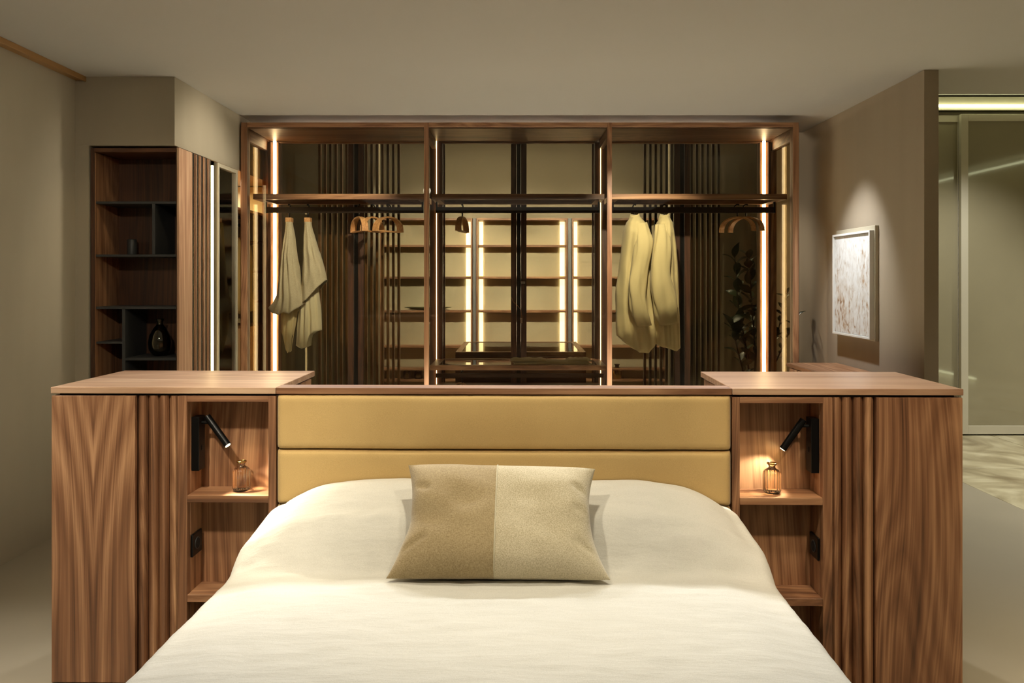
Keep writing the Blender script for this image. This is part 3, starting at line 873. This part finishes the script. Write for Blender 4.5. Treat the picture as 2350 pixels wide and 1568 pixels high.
# ------------------------------------------------------------------ garments (lofted cloth)
def lerp_rows(rows, v):
    for i in range(len(rows) - 1):
        a, b_ = rows[i], rows[i + 1]
        if v <= b_[0]:
            t = (v - a[0]) / (b_[0] - a[0]); t = t * t * (3 - 2 * t) if len(rows) < 4 else t
            return [a[k] + (b_[k] - a[k]) * t for k in range(1, len(a))]
    return list(rows[-1][1:])
def loft(rows, hem, Y, nfold=7, fold=.012, NV=60, NU=72, seed=0, cap=True, ph=0.0):
    """rows: (v, px_left, px_right, half depth) ; z from first hem entry to hem(s); hem: list of (s, py)"""
    zt_ = rows[0][-1]
    bm = nb(); g = []
    for j in range(NV + 1):
        v = j / NV
        xl, xr, dy = lerp_rows([r[:4] for r in rows], v)
        xl, xr = X(xl, Y), X(xr, Y)
        ring = []
        for k in range(NU):
            a = 2 * PI * k / NU
            s = (math.cos(a) + 1) / 2
            pb = lerp_rows(hem, s)[0]
            z0 = Z(hem_top, Y)
            z1 = Z(pb, Y)
            z = z0 + (z1 - z0) * v
            f = fold * min(1, v * 2.2) * (math.sin(s * nfold * 2 * PI + ph + 1.3 * math.sin(v * 3 + seed)) * .6 + noise.noise(Vector((s * 6, v * 5, seed + (0 if math.sin(a) < 0 else 5)))) * .9)
            y = Y + math.copysign(abs(math.sin(a)) ** .8, math.sin(a)) * dy + (f if math.sin(a) < 0 else -f) * abs(math.sin(a)) ** .5
            x = xl + (xr - xl) * s + .004 * noise.noise(Vector((v * 7, k * .2, seed)))
            ring.append(bm.verts.new((x, y, z)))
        g.append(ring)
    for j in range(NV):
        for k in range(NU):
            k2 = (k + 1) % NU
            bm.faces.new((g[j][k], g[j][k2], g[j + 1][k2], g[j + 1][k]))
    if cap: bm.faces.new(g[0])
    bmesh.ops.recalc_face_normals(bm, faces=bm.faces)
    return bm
hem_top = 500
YG = YRAIL - .0
def solid(o, th=.003):
    m_ = o.modifiers.new('thick', 'SOLIDIFY'); m_.thickness = th; m_.offset = 0
    return o

# overshirt 1
def overshirt(label, body_rows, body_hem, sleeves, collar_px, hg, YO):
    global hem_top
    bx_ = X(collar_px, YO)
    t = thing('overshirt', label, 'shirt', (bx_, YO, Z(800, YO)), 'cream overshirts in the right bay')
    hem_top = 497
    solid(link('body', loft(body_rows, body_hem, YO, 4, .022, seed=hg), 'shirt', t, smooth=True))
    for (pts, rad) in sleeves:
        P = []; Rr = []
        n = 26
        for i in range(n + 1):
            v = i / n * (len(pts) - 1); k = min(int(v), len(pts) - 2); q = v - k
            def cr(c):
                p0 = pts[max(k - 1, 0)][c]; p1 = pts[k][c]; p2 = pts[k + 1][c]; p3 = pts[min(k + 2, len(pts) - 1)][c]
                return .5 * ((2 * p1) + (-p0 + p2) * q + (2 * p0 - 5 * p1 + 4 * p2 - p3) * q * q + (-p0 + 3 * p1 - 3 * p2 + p3) * q ** 3)
            px, py, dy = cr(0), cr(1), cr(2)
            P.append(Vector((X(px, YO + dy), YO + dy, Z(py, YO + dy))))
            Rr.append((rad[k] * (1 - q) + rad[k + 1] * q) / F * YO)
        bm = nb(); seg = 28; g = []
        for i, p in enumerate(P):
            ring = []
            for k in range(seg):
                a = 2 * PI * k / seg
                rr = Rr[i] * (1 + .34 * noise.noise(Vector((math.cos(a) * 1.7, math.sin(a) * 1.7, i * .16 + hg * 3))) + .08 * math.sin(a * 3 + i * .12))
                ring.append(bm.verts.new((p.x + rr * math.cos(a), p.y + rr * .62 * math.sin(a), p.z + rr * .12 * math.cos(a) + (0.004 * math.sin(a)))))
            g.append(ring)
        for i in range(n):
            for k in range(seg):
                k2 = (k + 1) % seg
                bm.faces.new((g[i][k], g[i][k2], g[i + 1][k2], g[i + 1][k]))
        bm.faces.new(g[0])
        bmesh.ops.recalc_face_normals(bm, faces=bm.faces)
        solid(link('sleeve', bm, 'shirt', t, smooth=True))
    # collar: folded band around the neck
    bm = nb(); g = []
    for j in range(6):
        ring = []
        for k in range(28):
            a = 2 * PI * k / 28
            w_ = [1.0, 1.02, .92, 1.15, 1.35, 1.42][j]; zz = [-.012, .012, .030, .022, .002, -.014][j]
            zz += .012 * math.cos(a) * (j >= 3)
            ring.append(bm.verts.new((bx_ + .030 * w_ * math.cos(a), YO + .045 * w_ * math.sin(a), Z(500, YO) + zz + .010 * math.sin(a))))
        g.append(ring)
    for j in range(5):
        for k in range(28):
            k2 = (k + 1) % 28
            bm.faces.new((g[j][k], g[j][k2], g[j + 1][k2], g[j + 1][k]))
    bmesh.ops.recalc_face_normals(bm, faces=bm.faces)
    solid(link('collar', bm, 'shirt', t, smooth=True), .002)
    return t
YO = YRAIL
overshirt('cream overshirt on the left of the right bay, cuff crossing its front',
    [(0, 1449, 1467, .05), (.05, 1438, 1478, .12), (.12, 1432, 1487, .15), (.35, 1424, 1490, .13), (.6, 1414, 1496, .12), (.8, 1413, 1503, .12), (1, 1416, 1506, .12)],
    [(0, 770), (.2, 786), (.5, 806), (.75, 808), (.9, 795), (1, 770)],
    [([(1471, 512, -.10), (1475, 560, -.15), (1462, 640, -.165), (1464, 700, -.17), (1478, 748, -.17)], [13, 19, 20, 19, 15])], 1456, 1, YO)
overshirt('cream overshirt in the middle of the right bay, sleeve hanging straight',
    [(0, 1517, 1534, .05), (.05, 1508, 1542, .12), (.12, 1503, 1545, .15), (.35, 1494, 1553, .13), (.6, 1489, 1556, .12), (.8, 1490, 1557, .12), (1, 1497, 1559, .12)],
    [(0, 786), (.2, 792), (.5, 797), (.8, 804), (1, 796)],
    [([(1518, 514, -.10), (1521, 560, -.15), (1514, 640, -.165), (1524, 700, -.17), (1535, 744, -.17)], [12, 18, 24, 24, 21])], 1524, 2, YO)
for px, lab in ((1456, 'hanger carrying the left cream overshirt'), (1524, 'hanger carrying the middle cream overshirt')):
    b0 = (RX(px), YRAIL, ztop)
    t = thing('coat_hanger', lab, 'hanger', b0, 'hangers under garments', rz=math.radians(20))
    pts = [(b0[0], b0[1], ztop - .11), (b0[0], b0[1], ztop - .05)]
    for i in range(9):
        a = -PI / 2 + PI * 1.2 * i / 8
        pts.append((b0[0], b0[1] + .028 * math.cos(a), ztop - .012 + .028 * math.sin(a)))
    link('hook', tube(nb(), pts, .006, 8), 'bronze', t, smooth=True)
    link('arch', tube(nb(), [(b0[0], b0[1] - .09, ztop - .125), (b0[0], b0[1], ztop - .11), (b0[0], b0[1] + .09, ztop - .125)], .008, 8), 'hanger_wood', t)

# linen garments on clip hangers (left bay)
def clip_hanger(px, lab):
    b0 = (RX(px), YRAIL, ztop)
    t = thing('clip_hanger', lab, 'hanger', b0, 'clip hangers in the left bay')
    pts = [(b0[0], b0[1], Z(500, YRAIL)), (b0[0], b0[1], Z(492, YRAIL))]
    for i in range(9):
        a = -PI / 2 + PI * 1.2 * i / 8
        pts.append((b0[0], b0[1] + .028 * math.cos(a), ztop - .012 + .028 * math.sin(a)))
    link('hook', tube(nb(), pts, .007, 8), 'black', t, smooth=True)
    link('clip', box(RX(px - 7), RX(px + 7), YRAIL - .03, YRAIL + .03, Z(511, YRAIL), Z(500, YRAIL), bev=.004), 'hanger_wood', t)
clip_hanger(664, 'clip hanger holding the linen cloth next to the LED strip')
clip_hanger(707, 'clip hanger holding the linen cloth with the pointed corner')

def drape(name_parts, label, base_px):
    t = thing('linen_garment', label, 'garment', (RX(base_px), YRAIL, Z(800, YRAIL)), 'linen garments on clips in the left bay')
    global hem_top
    for nm, rows, hem, Y, nf, fo, mat, top in name_parts:
        hem_top = top
        solid(link(nm, loft(rows, hem, Y, nf, fo, seed=base_px * .01), mat, t, smooth=True), .002)
    return t
drape([('outer_layer', [(0, 657, 671, .03), (.1, 655, 674, .045), (.35, 648, 680, .07), (.6, 643, 688, .085), (.85, 637, 697, .10), (.95, 627, 701, .105), (1, 618, 703, .11)],
        [(0, 705), (.15, 716), (.35, 722), (.5, 715), (.62, 720), (.8, 708), (1, 697)], YRAIL - .02, 4, .016, 'sheet_linen', 510),
       ('lower_layer', [(0, 658, 670, .02), (.5, 650, 680, .04), (.75, 646, 683, .05), (.9, 647, 677, .045), (1, 655, 672, .04)],
        [(0, 790), (.45, 810), (.7, 806), (1, 770)], YRAIL + .03, 3, .012, 'shirt', 512)],
      'linen garment with a flared hem hanging next to the left LED strip', 664)
drape([('outer_layer', [(0, 700, 714, .03), (.15, 698, 718, .045), (.45, 697, 730, .07), (.7, 694, 741, .08), (1, 690, 750, .08)],
        [(0, 700), (.3, 688), (.6, 668), (.85, 652), (1, 643)], YRAIL - .02, 3, .012, 'sheet_linen', 510),
       ('lower_layer', [(0, 702, 712, .02), (.4, 697, 726, .05), (.65, 690, 732, .06), (.85, 683, 737, .065), (1, 680, 738, .065)],
        [(0, 792), (.3, 799), (.5, 795), (.56, 770), (.75, 762), (1, 758)], YRAIL + .03, 4, .014, 'pleat', 512)],
      'linen garment with a pointed corner, second from the left LED strip', 707)

# folded shirt on the low glass shelf
ysh = YW + .28
fs = thing('folded_shirt', 'pale folded shirt lying on the low glass shelf of the centre bay', 'shirt', (X(1265, ysh), ysh, zl + .002))
def folded(x0, x1, y0, y1, z0, th, seed):
    bm = nb(); NX, NY = 44, 18; gt = []; gb = []
    for j in range(NY + 1):
        rt = []; rb = []
        for i in range(NX + 1):
            s, t_ = i / NX, j / NY
            xx = x0 + (x1 - x0) * s + .012 * noise.noise(Vector((t_ * 3, seed, 0)))
            yy_ = y0 + (y1 - y0) * t_ + .010 * noise.noise(Vector((s * 4, seed, 3)))
            e = min(s, 1 - s, t_ , 1 - t_)
            h = th * min(1, (e * 9)) ** .5 + .006 * noise.noise(Vector((s * 7, t_ * 3, seed))) * min(1, e * 9)
            rt.append(bm.verts.new((xx, yy_, z0 + .001 + max(h, .0)))); rb.append(bm.verts.new((xx, yy_, z0)))
        gt.append(rt); gb.append(rb)
    for j in range(NY):
        for i in range(NX):
            bm.faces.new((gt[j][i], gt[j][i + 1], gt[j + 1][i + 1], gt[j + 1][i]))
            bm.faces.new((gb[j][i], gb[j + 1][i], gb[j + 1][i + 1], gb[j][i + 1]))
    bmesh.ops.remove_doubles(bm, verts=bm.verts, dist=.0005)
    bmesh.ops.recalc_face_normals(bm, faces=bm.faces)
    return bm
link('body', folded(X(1178, ysh), X(1352, ysh), ysh - .16, ysh + .12, zl + .002, .014, 1), 'pleat', fs, smooth=True)
link('sleeve', folded(X(1172, ysh), X(1255, ysh), ysh - .13, ysh + .06, zl + .018, .014, 2), 'pleat', fs, smooth=True)
link('sleeve', folded(X(1300, ysh), X(1356, ysh), ysh - .12, ysh + .08, zl + .018, .012, 3), 'pleat', fs, smooth=True)

# ------------------------------------------------------------------ lit shelving wall of the walk-in closet
YS = 8.60; YSB = 8.785
cols = ((X(872, YS), X(1084, YS)), (X(1093, YS), X(1303, YS)), (X(1313, YS), X(1532, YS)))
shz = [Z(v, YS) for v in (562, 635, 713, 794, 872)]
labs = ('lit walnut shelving bay at the left, holding the dish and tumblers', 'lit walnut shelving bay in the middle of the closet wall', 'lit walnut shelving bay at the right, holding the gold bottle')
SHELVES = []
for i, (a, b_) in enumerate(cols):
    t = thing('shelving_unit', labs[i], 'shelf', ((a + b_) / 2, 8.76, 0), 'lit shelving bays of the closet')
    SHELVES.append(t)
    link('back_panel', box(a + .02, b_ - .02, YSB - .012, YSB, .05, 2.10), 'shelf_back', t)
    link('side_panel', box(a, a + .018, YS, YSB, 0, 2.10), 'walnut', t)
    link('side_panel', box(b_ - .018, b_, YS, YSB, 0, 2.10), 'walnut', t)
    link('top_panel', box(a + .018, b_ - .018, YS, YSB - .012, 2.078, 2.10), 'walnut_x', t)
    for z in shz + [.45, .1]:
        link('shelf', box(a + .02, b_ - .02, YS + .02, YSB - .014, z - .022, z), 'walnut_x', t)
    for e in ((b_ - .024 - .055, b_ - .024) if i == 0 else (a + .024, a + .024 + .045), ) + (((b_ - .024 - .055, b_ - .024),) if i == 1 else ()):
        zz = sorted(shz) + [2.10]
        for k in range(len(zz) - 1):
            link('led_strip', box(e[0], e[1], YSB - .030, YSB - .014, zz[k] + .004, zz[k + 1] - .028, bev=0), 'led_shelf', t)
for i, (x0, x1) in enumerate(((X(1084, YS) + .004, X(1093, YS) - .004), (X(1303, YS) + .004, X(1313, YS) - .004))):
    struct('trim_%d' % (3 + i), box(x0, x1, YS + .03, YS + .06, 0, 2.10), 'blue_grey')

# dish, tumblers, gold bottle on the shelves
def on(px, py_shelf, y): return (X(px, y), y, py_shelf)
yd = 8.692
dx = X(982, yd); dz = shz[2]
t = thing('oval_dish', 'shallow olive dish on the shelf left of the centre bay post', 'dish', (dx, yd, dz))
bm = lathe(nb(), [(0, .001), (.06, .001), (.13, .010), (.205, .030), (.212, .034), (.205, .035), (.13, .016), (.05, .007), (0, .006)], (dx, yd, dz + .001), 48)
for v_ in bm.verts: v_.co.y = yd + (v_.co.y - yd) * .32; v_.co.x = dx + (v_.co.x - dx) * 1.25
link('bowl', bm, 'green_dish', t, smooth=True)
for px, lab in ((934, 'short clear tumbler, left of the pair on the low shelf'), (960, 'short clear tumbler, right of the pair on the low shelf')):
    yg = 8.692; x = X(px, yg); z = shz[4]
    t = thing('tumbler', lab, 'glass', (x, yg, z), 'pair of tumblers on the low shelf')
    link('cup', lathe(nb(), [(0, .001), (.036, .001), (.042, .006), (.044, .03), (.040, .085), (.038, .085), (.041, .03), (.038, .014), (0, .012)], (x, yg, z + .0005), 32), 'clear', t, smooth=True)
    link('base', lathe(nb(), [(0, .013), (.036, .0135), (.0385, .018), (.0395, .03), (0, .031)], (x, yg, z + .0008), 32), 'amber', t, smooth=True)
yg = 8.688; x = X(1416, yg); z = shz[4]
t = thing('gold_bottle', 'squat gold glazed bottle on the low shelf right of centre', 'bottle', (x, yg, z))
link('body', lathe(nb(), [(0, 0), (.044, 0), (.050, .008), (.050, .105), (.042, .125), (.026, .132), (0, .132)], (x, yg, z + .0005), 36), 'gold', t, smooth=True)
link('neck', lathe(nb(), [(.022, .131), (.022, .150), (.030, .156), (.030, .164), (.020, .165), (0, .165)], (x, yg, z + .0005), 30), 'bronze', t, smooth=True)

# island display cabinet behind the wardrobe
yi0, yi1 = 6.62, 7.72
zi = .815
xa, xb = X(1045, yi0), X(1345, yi0)
isl = thing('display_island', 'glass-topped walnut display island behind the centre bay', 'cabinet', ((xa + xb) / 2, 7.17, 0))
def ib(n_, *a, mat='walnut', bev=.0015): return link(n_, box(*a, bev=bev), mat, isl)
ib('body', xa, xb, yi0, yi1, .06, zi - .12, mat='walnut_dark_x')
ib('plinth', xa + .04, xb - .04, yi0 + .04, yi1 - .04, 0, .06, mat='void')
ib('top_frame', xa, xb, yi0, yi0 + .045, zi - .12, zi, mat='walnut_x')
ib('top_frame', xa, xb, yi1 - .045, yi1, zi - .12, zi, mat='walnut_x')
ib('top_frame', xa, xa + .05, yi0 + .045, yi1 - .045, zi - .12, zi, mat='walnut_y')
ib('top_frame', xb - .05, xb, yi0 + .045, yi1 - .045, zi - .12, zi, mat='walnut_y')
ib('glass_top', xa + .048, xb - .048, yi0 + .043, yi1 - .043, zi - .010, zi - .003, mat='glass_shelf', bev=0)
for k in range(7):
    xx = xa + .05 + (xb - xa - .1) * (k + 1) / 8
    ib('divider', xx - .006, xx + .006, yi0 + .046, yi1 - .046, zi - .118, zi - .06, mat='walnut_y')

# ------------------------------------------------------------------ sideboard, picture, plant
sb = thing('sideboard', 'low walnut sideboard with fluted front below the picture', 'cabinet', (2.1, 5.0, 0))
link('top', box(1.930, 2.292, 4.35, 5.612, .808, .832), 'walnut_y', sb)
link('body', box(1.96, 2.292, 4.37, 5.60, .06, .806), 'walnut_dark', sb)
link('plinth', box(1.99, 2.28, 4.40, 5.57, 0, .06), 'void', sb)
for k in range(48):
    y0 = 4.375 + k * .0255
    link('flute', box(1.944, 1.962, y0, y0 + .017, .065, .800, bev=.003), 'walnut', sb)

pic = thing('picture', 'white framed pale abstract painting with brown flecks', 'picture', (2.27, 5.27, 1.03))
link('backing_frame', box(2.270, 2.2955, 4.966, 5.565, Z(784, 4.97), Z(517, 4.97) , bev=.002), 'backboard', pic)
py0, py1, pz0, pz1 = 4.975, 5.561, 1.046, 1.742
link('canvas', box(2.252, 2.270, py0 + .018, py1 - .018, pz0 + .016, pz1 - .016, bev=.001), 'canvas', pic)
for a in ((py0, py0 + .016, pz0, pz1), (py1 - .016, py1, pz0, pz1), (py0 + .016, py1 - .016, pz0, pz0 + .014), (py0 + .016, py1 - .016, pz1 - .014, pz1)):
    link('frame_bar', box(2.240, 2.270, a[0], a[1], a[2], a[3], bev=.001), 'frame_white', pic)

pl = thing('potted_plant', 'leafy dark green plant behind the right side of the wardrobe', 'plant', (1.98, 6.55, 0))
link('pot', lathe(nb(), [(0, 0), (.10, 0), (.13, .28), (.135, .30), (.12, .30), (.11, .27), (0, .27)], (1.98, 6.58, 0), 32), 'pot', pl, smooth=True)
bm = nb()
V = []
F_ = []
nl = 7
for i in range(nl + 1):
    t_ = i / nl; wd = math.sin(PI * min(1, t_ ** .8)) * .5 * .48
    for s in (-1, 0, 1):
        V.append(bm.verts.new((s * wd, t_, -.06 * abs(s) * -1 + .10 * math.sin(t_ * PI) - .14 * t_ * t_)))
for i in range(nl):
    for s in (0, 1):
        a = i * 3 + s
        try: bm.faces.new((V[a], V[a + 1], V[a + 4], V[a + 3]))
        except ValueError: pass
bmesh.ops.remove_doubles(bm, verts=bm.verts, dist=.0002)
leaf_me = bpy.data.meshes.new('leaf'); bm.to_mesh(leaf_me); bm.free(); leaf_me.materials.append(M['leaf'])
for p in leaf_me.polygons: p.use_smooth = True
RL = random.Random(11)
stems = (((1.98, 6.58, .27), (1.93, 6.55, .8), (1.84, 6.50, 1.2), (1.80, 6.47, 1.64)),
         ((1.98, 6.58, .27), (1.99, 6.52, .8), (1.93, 6.45, 1.3), (1.91, 6.42, 1.62)),
         ((1.99, 6.58, .27), (2.04, 6.50, .7), (2.11, 6.33, 1.0), (2.16, 6.26, 1.33)),
         ((1.99, 6.58, .27), (2.10, 6.42, .70), (2.16, 6.22, 1.0), (2.185, 6.05, 1.17)),
         ((1.98, 6.58, .27), (1.92, 6.55, .55), (1.82, 6.50, .9), (1.76, 6.46, 1.08)))
base_pl = BASE[pl.name]
for si, st in enumerate(stems):
    link('stem', tube(nb(), st, [.009, .007, .005, .003], 8), 'bark', pl, smooth=True)
    nleaf = 26 if si < 3 else 16
    for k in range(nleaf):
        q = .30 + .70 * k / nleaf
        f3 = q * 3; i3 = min(int(f3), 2); r3 = f3 - i3
        p = Vector(st[i3]).lerp(Vector(st[i3 + 1]), r3)
        o = bpy.data.objects.new('leaf', leaf_me); COL.objects.link(o); o.parent = pl
        o.location = p - base_pl
        sz = RL.uniform(.12, .175)
        ang = k * 2.4 + RL.uniform(-.4, .4)
        if si in (2, 3): sz = RL.uniform(.065, .085)
        o.rotation_euler = (RL.uniform(.5, 1.25), RL.uniform(-.6, .6), ang)
        o.scale = (sz, sz, sz)

# ------------------------------------------------------------------ dark shelf niche in the corner column
YN = YC + .012
def NX_(px): return X(px, YN)
nx0, nx1 = NX_(208), -1.9855
nt0 = Z(340, YN)
un = thing('shelf_cabinet', 'tall open walnut shelf cabinet with dark anthracite shelves, set in the corner', 'cabinet', ((nx0 + nx1) / 2, 4.8, 0))
def ub(n_, x0, x1, y0, y1, z0, z1, mat='walnut_dark', bev=.001, par=None): return link(n_, box(x0, x1, y0, y1, z0, z1, bev=bev), mat, par or un)
DN = .29
ub('side_panel', nx0, NX_(217), YN, YN + DN, 0, nt0, 'walnut_dark')
ub('side_panel', NX_(404), nx1, YN, YN + DN, 0, nt0, 'walnut_dark')
ub('side_lining', NX_(217), NX_(217) + .003, YN + .004, YN + DN, .02, Z(350, YN), 'walnut')
ub('top_panel', NX_(217), NX_(404), YN, YN + DN, Z(349, YN), nt0, 'walnut_dark_x')
ub('back_panel', NX_(217), NX_(404), YN + DN - .012, YN + DN, 0, Z(349, YN), 'walnut_dark')
for py in (462, 584, 704):
    ub('shelf', NX_(217) + .003, NX_(404), YN + .008, YN + DN - .012, Z(py + 5.5, YN), Z(py, YN), 'anthracite')
dv = ub('divider', NX_(347), NX_(354), YN + .010, YN + DN - .012, Z(584, YN), Z(467.5, YN), 'anthracite')
ub('divider', NX_(278), NX_(285), YN + .010, YN + DN - .012, .1, Z(709.5, YN), 'anthracite')
ub('shelf', NX_(217) + .003, NX_(278), YN + .012, YN + DN - .012, Z(790, YN), Z(785, YN), 'anthracite')
ub('shelf', NX_(285), NX_(404), YN + .012, YN + DN - .012, Z(828, YN), Z(822, YN), 'anthracite')
ub('shelf', NX_(217) + .003, NX_(278), YN + .012, YN + DN - .012, .45, .47, 'anthracite')
ub('bottom_panel', NX_(217), NX_(404), YN + .002, YN + DN - .012, .0, .06, 'walnut_dark_x')
yv = YN + .20
x = X(303, yv); z = Z(584, YN)
t = thing('candle', 'dark pillar candle on the second shelf of the corner cabinet', 'candle', (x, yv, z))
link('wax', lathe(nb(), [(0, 0), (.026, 0), (.027, .004), (.027, .094), (.024, .098), (.010, .094), (0, .094)], (x, yv, z + .0005), 28), 'anthracite', t, smooth=True)
link('wick', tube(nb(), [(x, yv, z + .094), (x + .001, yv, z + .103)], .001, 6), 'black', t)
x = X(367, yv - .06); z = Z(822, YN); yv2 = yv - .06
t = thing('glass_vase', 'smoked round-bellied glass vase in the corner cabinet', 'vase', (x, yv2, z))
pr = [(0, .001), (.03, .001), (.045, .010), (.062, .04), (.066, .08), (.058, .125), (.036, .165), (.020, .185), (.016, .20), (.022, .215), (.024, .222)]
link('body', lathe(nb(), pr + [(r_ - .002, z_) for r_, z_ in pr[::-1] if r_ > .01 and z_ > .004] + [(0, .004)], (x, yv2, z + .0005), 40), 'smoke', t, smooth=True)

# ------------------------------------------------------------------ side closet in the column flank (faces the room's middle)
XC = -1.971
def CY(px): return -XC * F / (1185.0 - px)     # depth along the flank plane
sc_ = thing('side_closet', 'side closet with fluted silver-brown door and lit glass door, beside the wardrobe', 'closet', (-2.2, 5.1, 0))
def cb_(n_, x0, x1, y0, y1, z0, z1, mat, bev=.001, par=None): return link(n_, box(x0, x1, y0, y1, z0, z1, bev=bev), mat, par or sc_)
zc = 2.200
ya = CY(440); yb_ = CY(487); yc_ = CY(546)
cb_('end_panel', XC - .013, XC, YN + .002, ya, 0, zc, 'walnut_light')
cb_('slat_backing', XC - .013, XC - .0085, ya, yb_, 0, zc, 'walnut_dark', 0)
nsl = 14
for k in range(nsl):
    y0 = ya + .008 + (yb_ - ya - .012) * k / nsl
    wslat = (yb_ - ya) / nsl * .48
    cb_('slat', XC - .008, XC - .004, y0, y0 + wslat, 0, zc, ('walnut_light', 'steel', 'walnut')[k % 3], .0005)
cb_('led_strip', XC - .010, XC - .003, yb_ + .014, yb_ + .032, .05, zc - .03, 'led_thin', 0)
gl = cb_('glass_door', XC - .022, XC + .002, yb_ + .10, yb_ + .122, .0, zc, 'metal_frame')
cb_('door_stile', XC - .022, XC + .002, yc_ - .03, yc_ - .005, 0, zc, 'metal_frame', par=gl)
cb_('door_rail', XC - .022, XC + .002, yb_ + .122, yc_ - .03, zc - .025, zc, 'metal_frame', par=gl)
cb_('door_glass', XC - .013, XC - .008, yb_ + .120, yc_ - .028, 0, zc - .02, 'glass_front', 0, par=gl)
cb_('side_glass', XC - .012, XC - .008, yb_ + .0, yb_ + .10, 0, zc, 'glass_front', 0)
cb_('back_panel', -2.535, -2.52, YN + DN + .02, 6.60, 0, zc, 'shelf_back', 0)
cb_('partition', -2.52, XC - .032, yb_ - .02, yb_ - .002, 0, zc, 'shelf_back', 0)
cb_('partition', -2.52, XC - .032, yc_ + 1.00, yc_ + 1.02, 0, zc, 'shelf_back', 0)
cb_('shelf', -2.52, XC - .03, yb_, yc_ + .99, 1.93, 1.95, 'walnut_y')
cb_('hanging_rail', -2.27, -2.25, yb_, yc_ + .99, 1.86, 1.88, 'bronze')
dr = cb_('drawer', -2.50, XC - .05, yb_ + .3, yc_ + .95, .42, 1.07, 'walnut_light')
cb_('drawer_handle', XC - .05, XC - .038, yb_ + .80, yb_ + .815, .60, .96, 'walnut', par=dr)
area('closet_light', (-2.25, 5.95, 2.16), (0, 0, 0), .3, .9, 13, (1.0, .86, .6))
cb_('end_panel', XC - .03, XC - .012, 6.245, 6.60, 0, zc, 'walnut_dark')
for zz_ in (.62, .98, 1.26, 1.50, 1.74):  # shelves added to imitate bands mirrored in the wardrobe's side glass
    cb_('shelf', -2.52, XC - .04, 6.34, 6.59, zz_ - .02, zz_, 'walnut_x')
# blouse seen through the glass door
xb0, yb0 = -2.24, 6.12
t = thing('blouse', 'pale yellow blouse hanging inside the side closet', 'blouse', (xb0, yb0, 1.1), None)
bm = nb(); g = []
NVb, NUb = 40, 48
for j in range(NVb + 1):
    v = j / NVb
    half = .07 + .15 * sm(0, .16, v) + .03 * v
    dep = .05 + .05 * sm(0, .2, v)
    ring = []
    for k in range(NUb):
        a = 2 * PI * k / NUb
        s = math.cos(a)
        zz = 1.775 - .60 * v + (.02 if j == NVb else 0) * math.sin(s * 7)
        ring.append(bm.verts.new((xb0 + math.cos(a) * half * .75 + .01 * math.sin(v * 9 + s * 5) * v, yb0 + math.sin(a) * dep + .012 * math.sin(s * 14) * v, zz)))
    g.append(ring)
for j in range(NVb):
    for k in range(NUb):
        k2 = (k + 1) % NUb
        bm.faces.new((g[j][k], g[j][k2], g[j + 1][k2], g[j + 1][k]))
bmesh.ops.recalc_face_normals(bm, faces=bm.faces)
solid(link('body', bm, 'shirt', t, smooth=True), .002)
pts = [(xb0, yb0, 1.76), (xb0, yb0, 1.83)]
for i in range(9):
    a = -PI / 2 + PI * 1.2 * i / 8
    pts.append((xb0 + .026 * math.cos(a), yb0, 1.868 + .026 * math.sin(a)))
t2 = thing('coat_hanger', 'hanger of the blouse in the side closet', 'hanger', (xb0, yb0, 1.75), 'hangers under garments')
link('hook', tube(nb(), pts, .004, 8), 'steel', t2, smooth=True)
link('arch', tube(nb(), [(xb0 - .15, yb0, 1.73), (xb0, yb0, 1.765), (xb0 + .15, yb0, 1.73)], .007, 8), 'hanger_wood', t2)
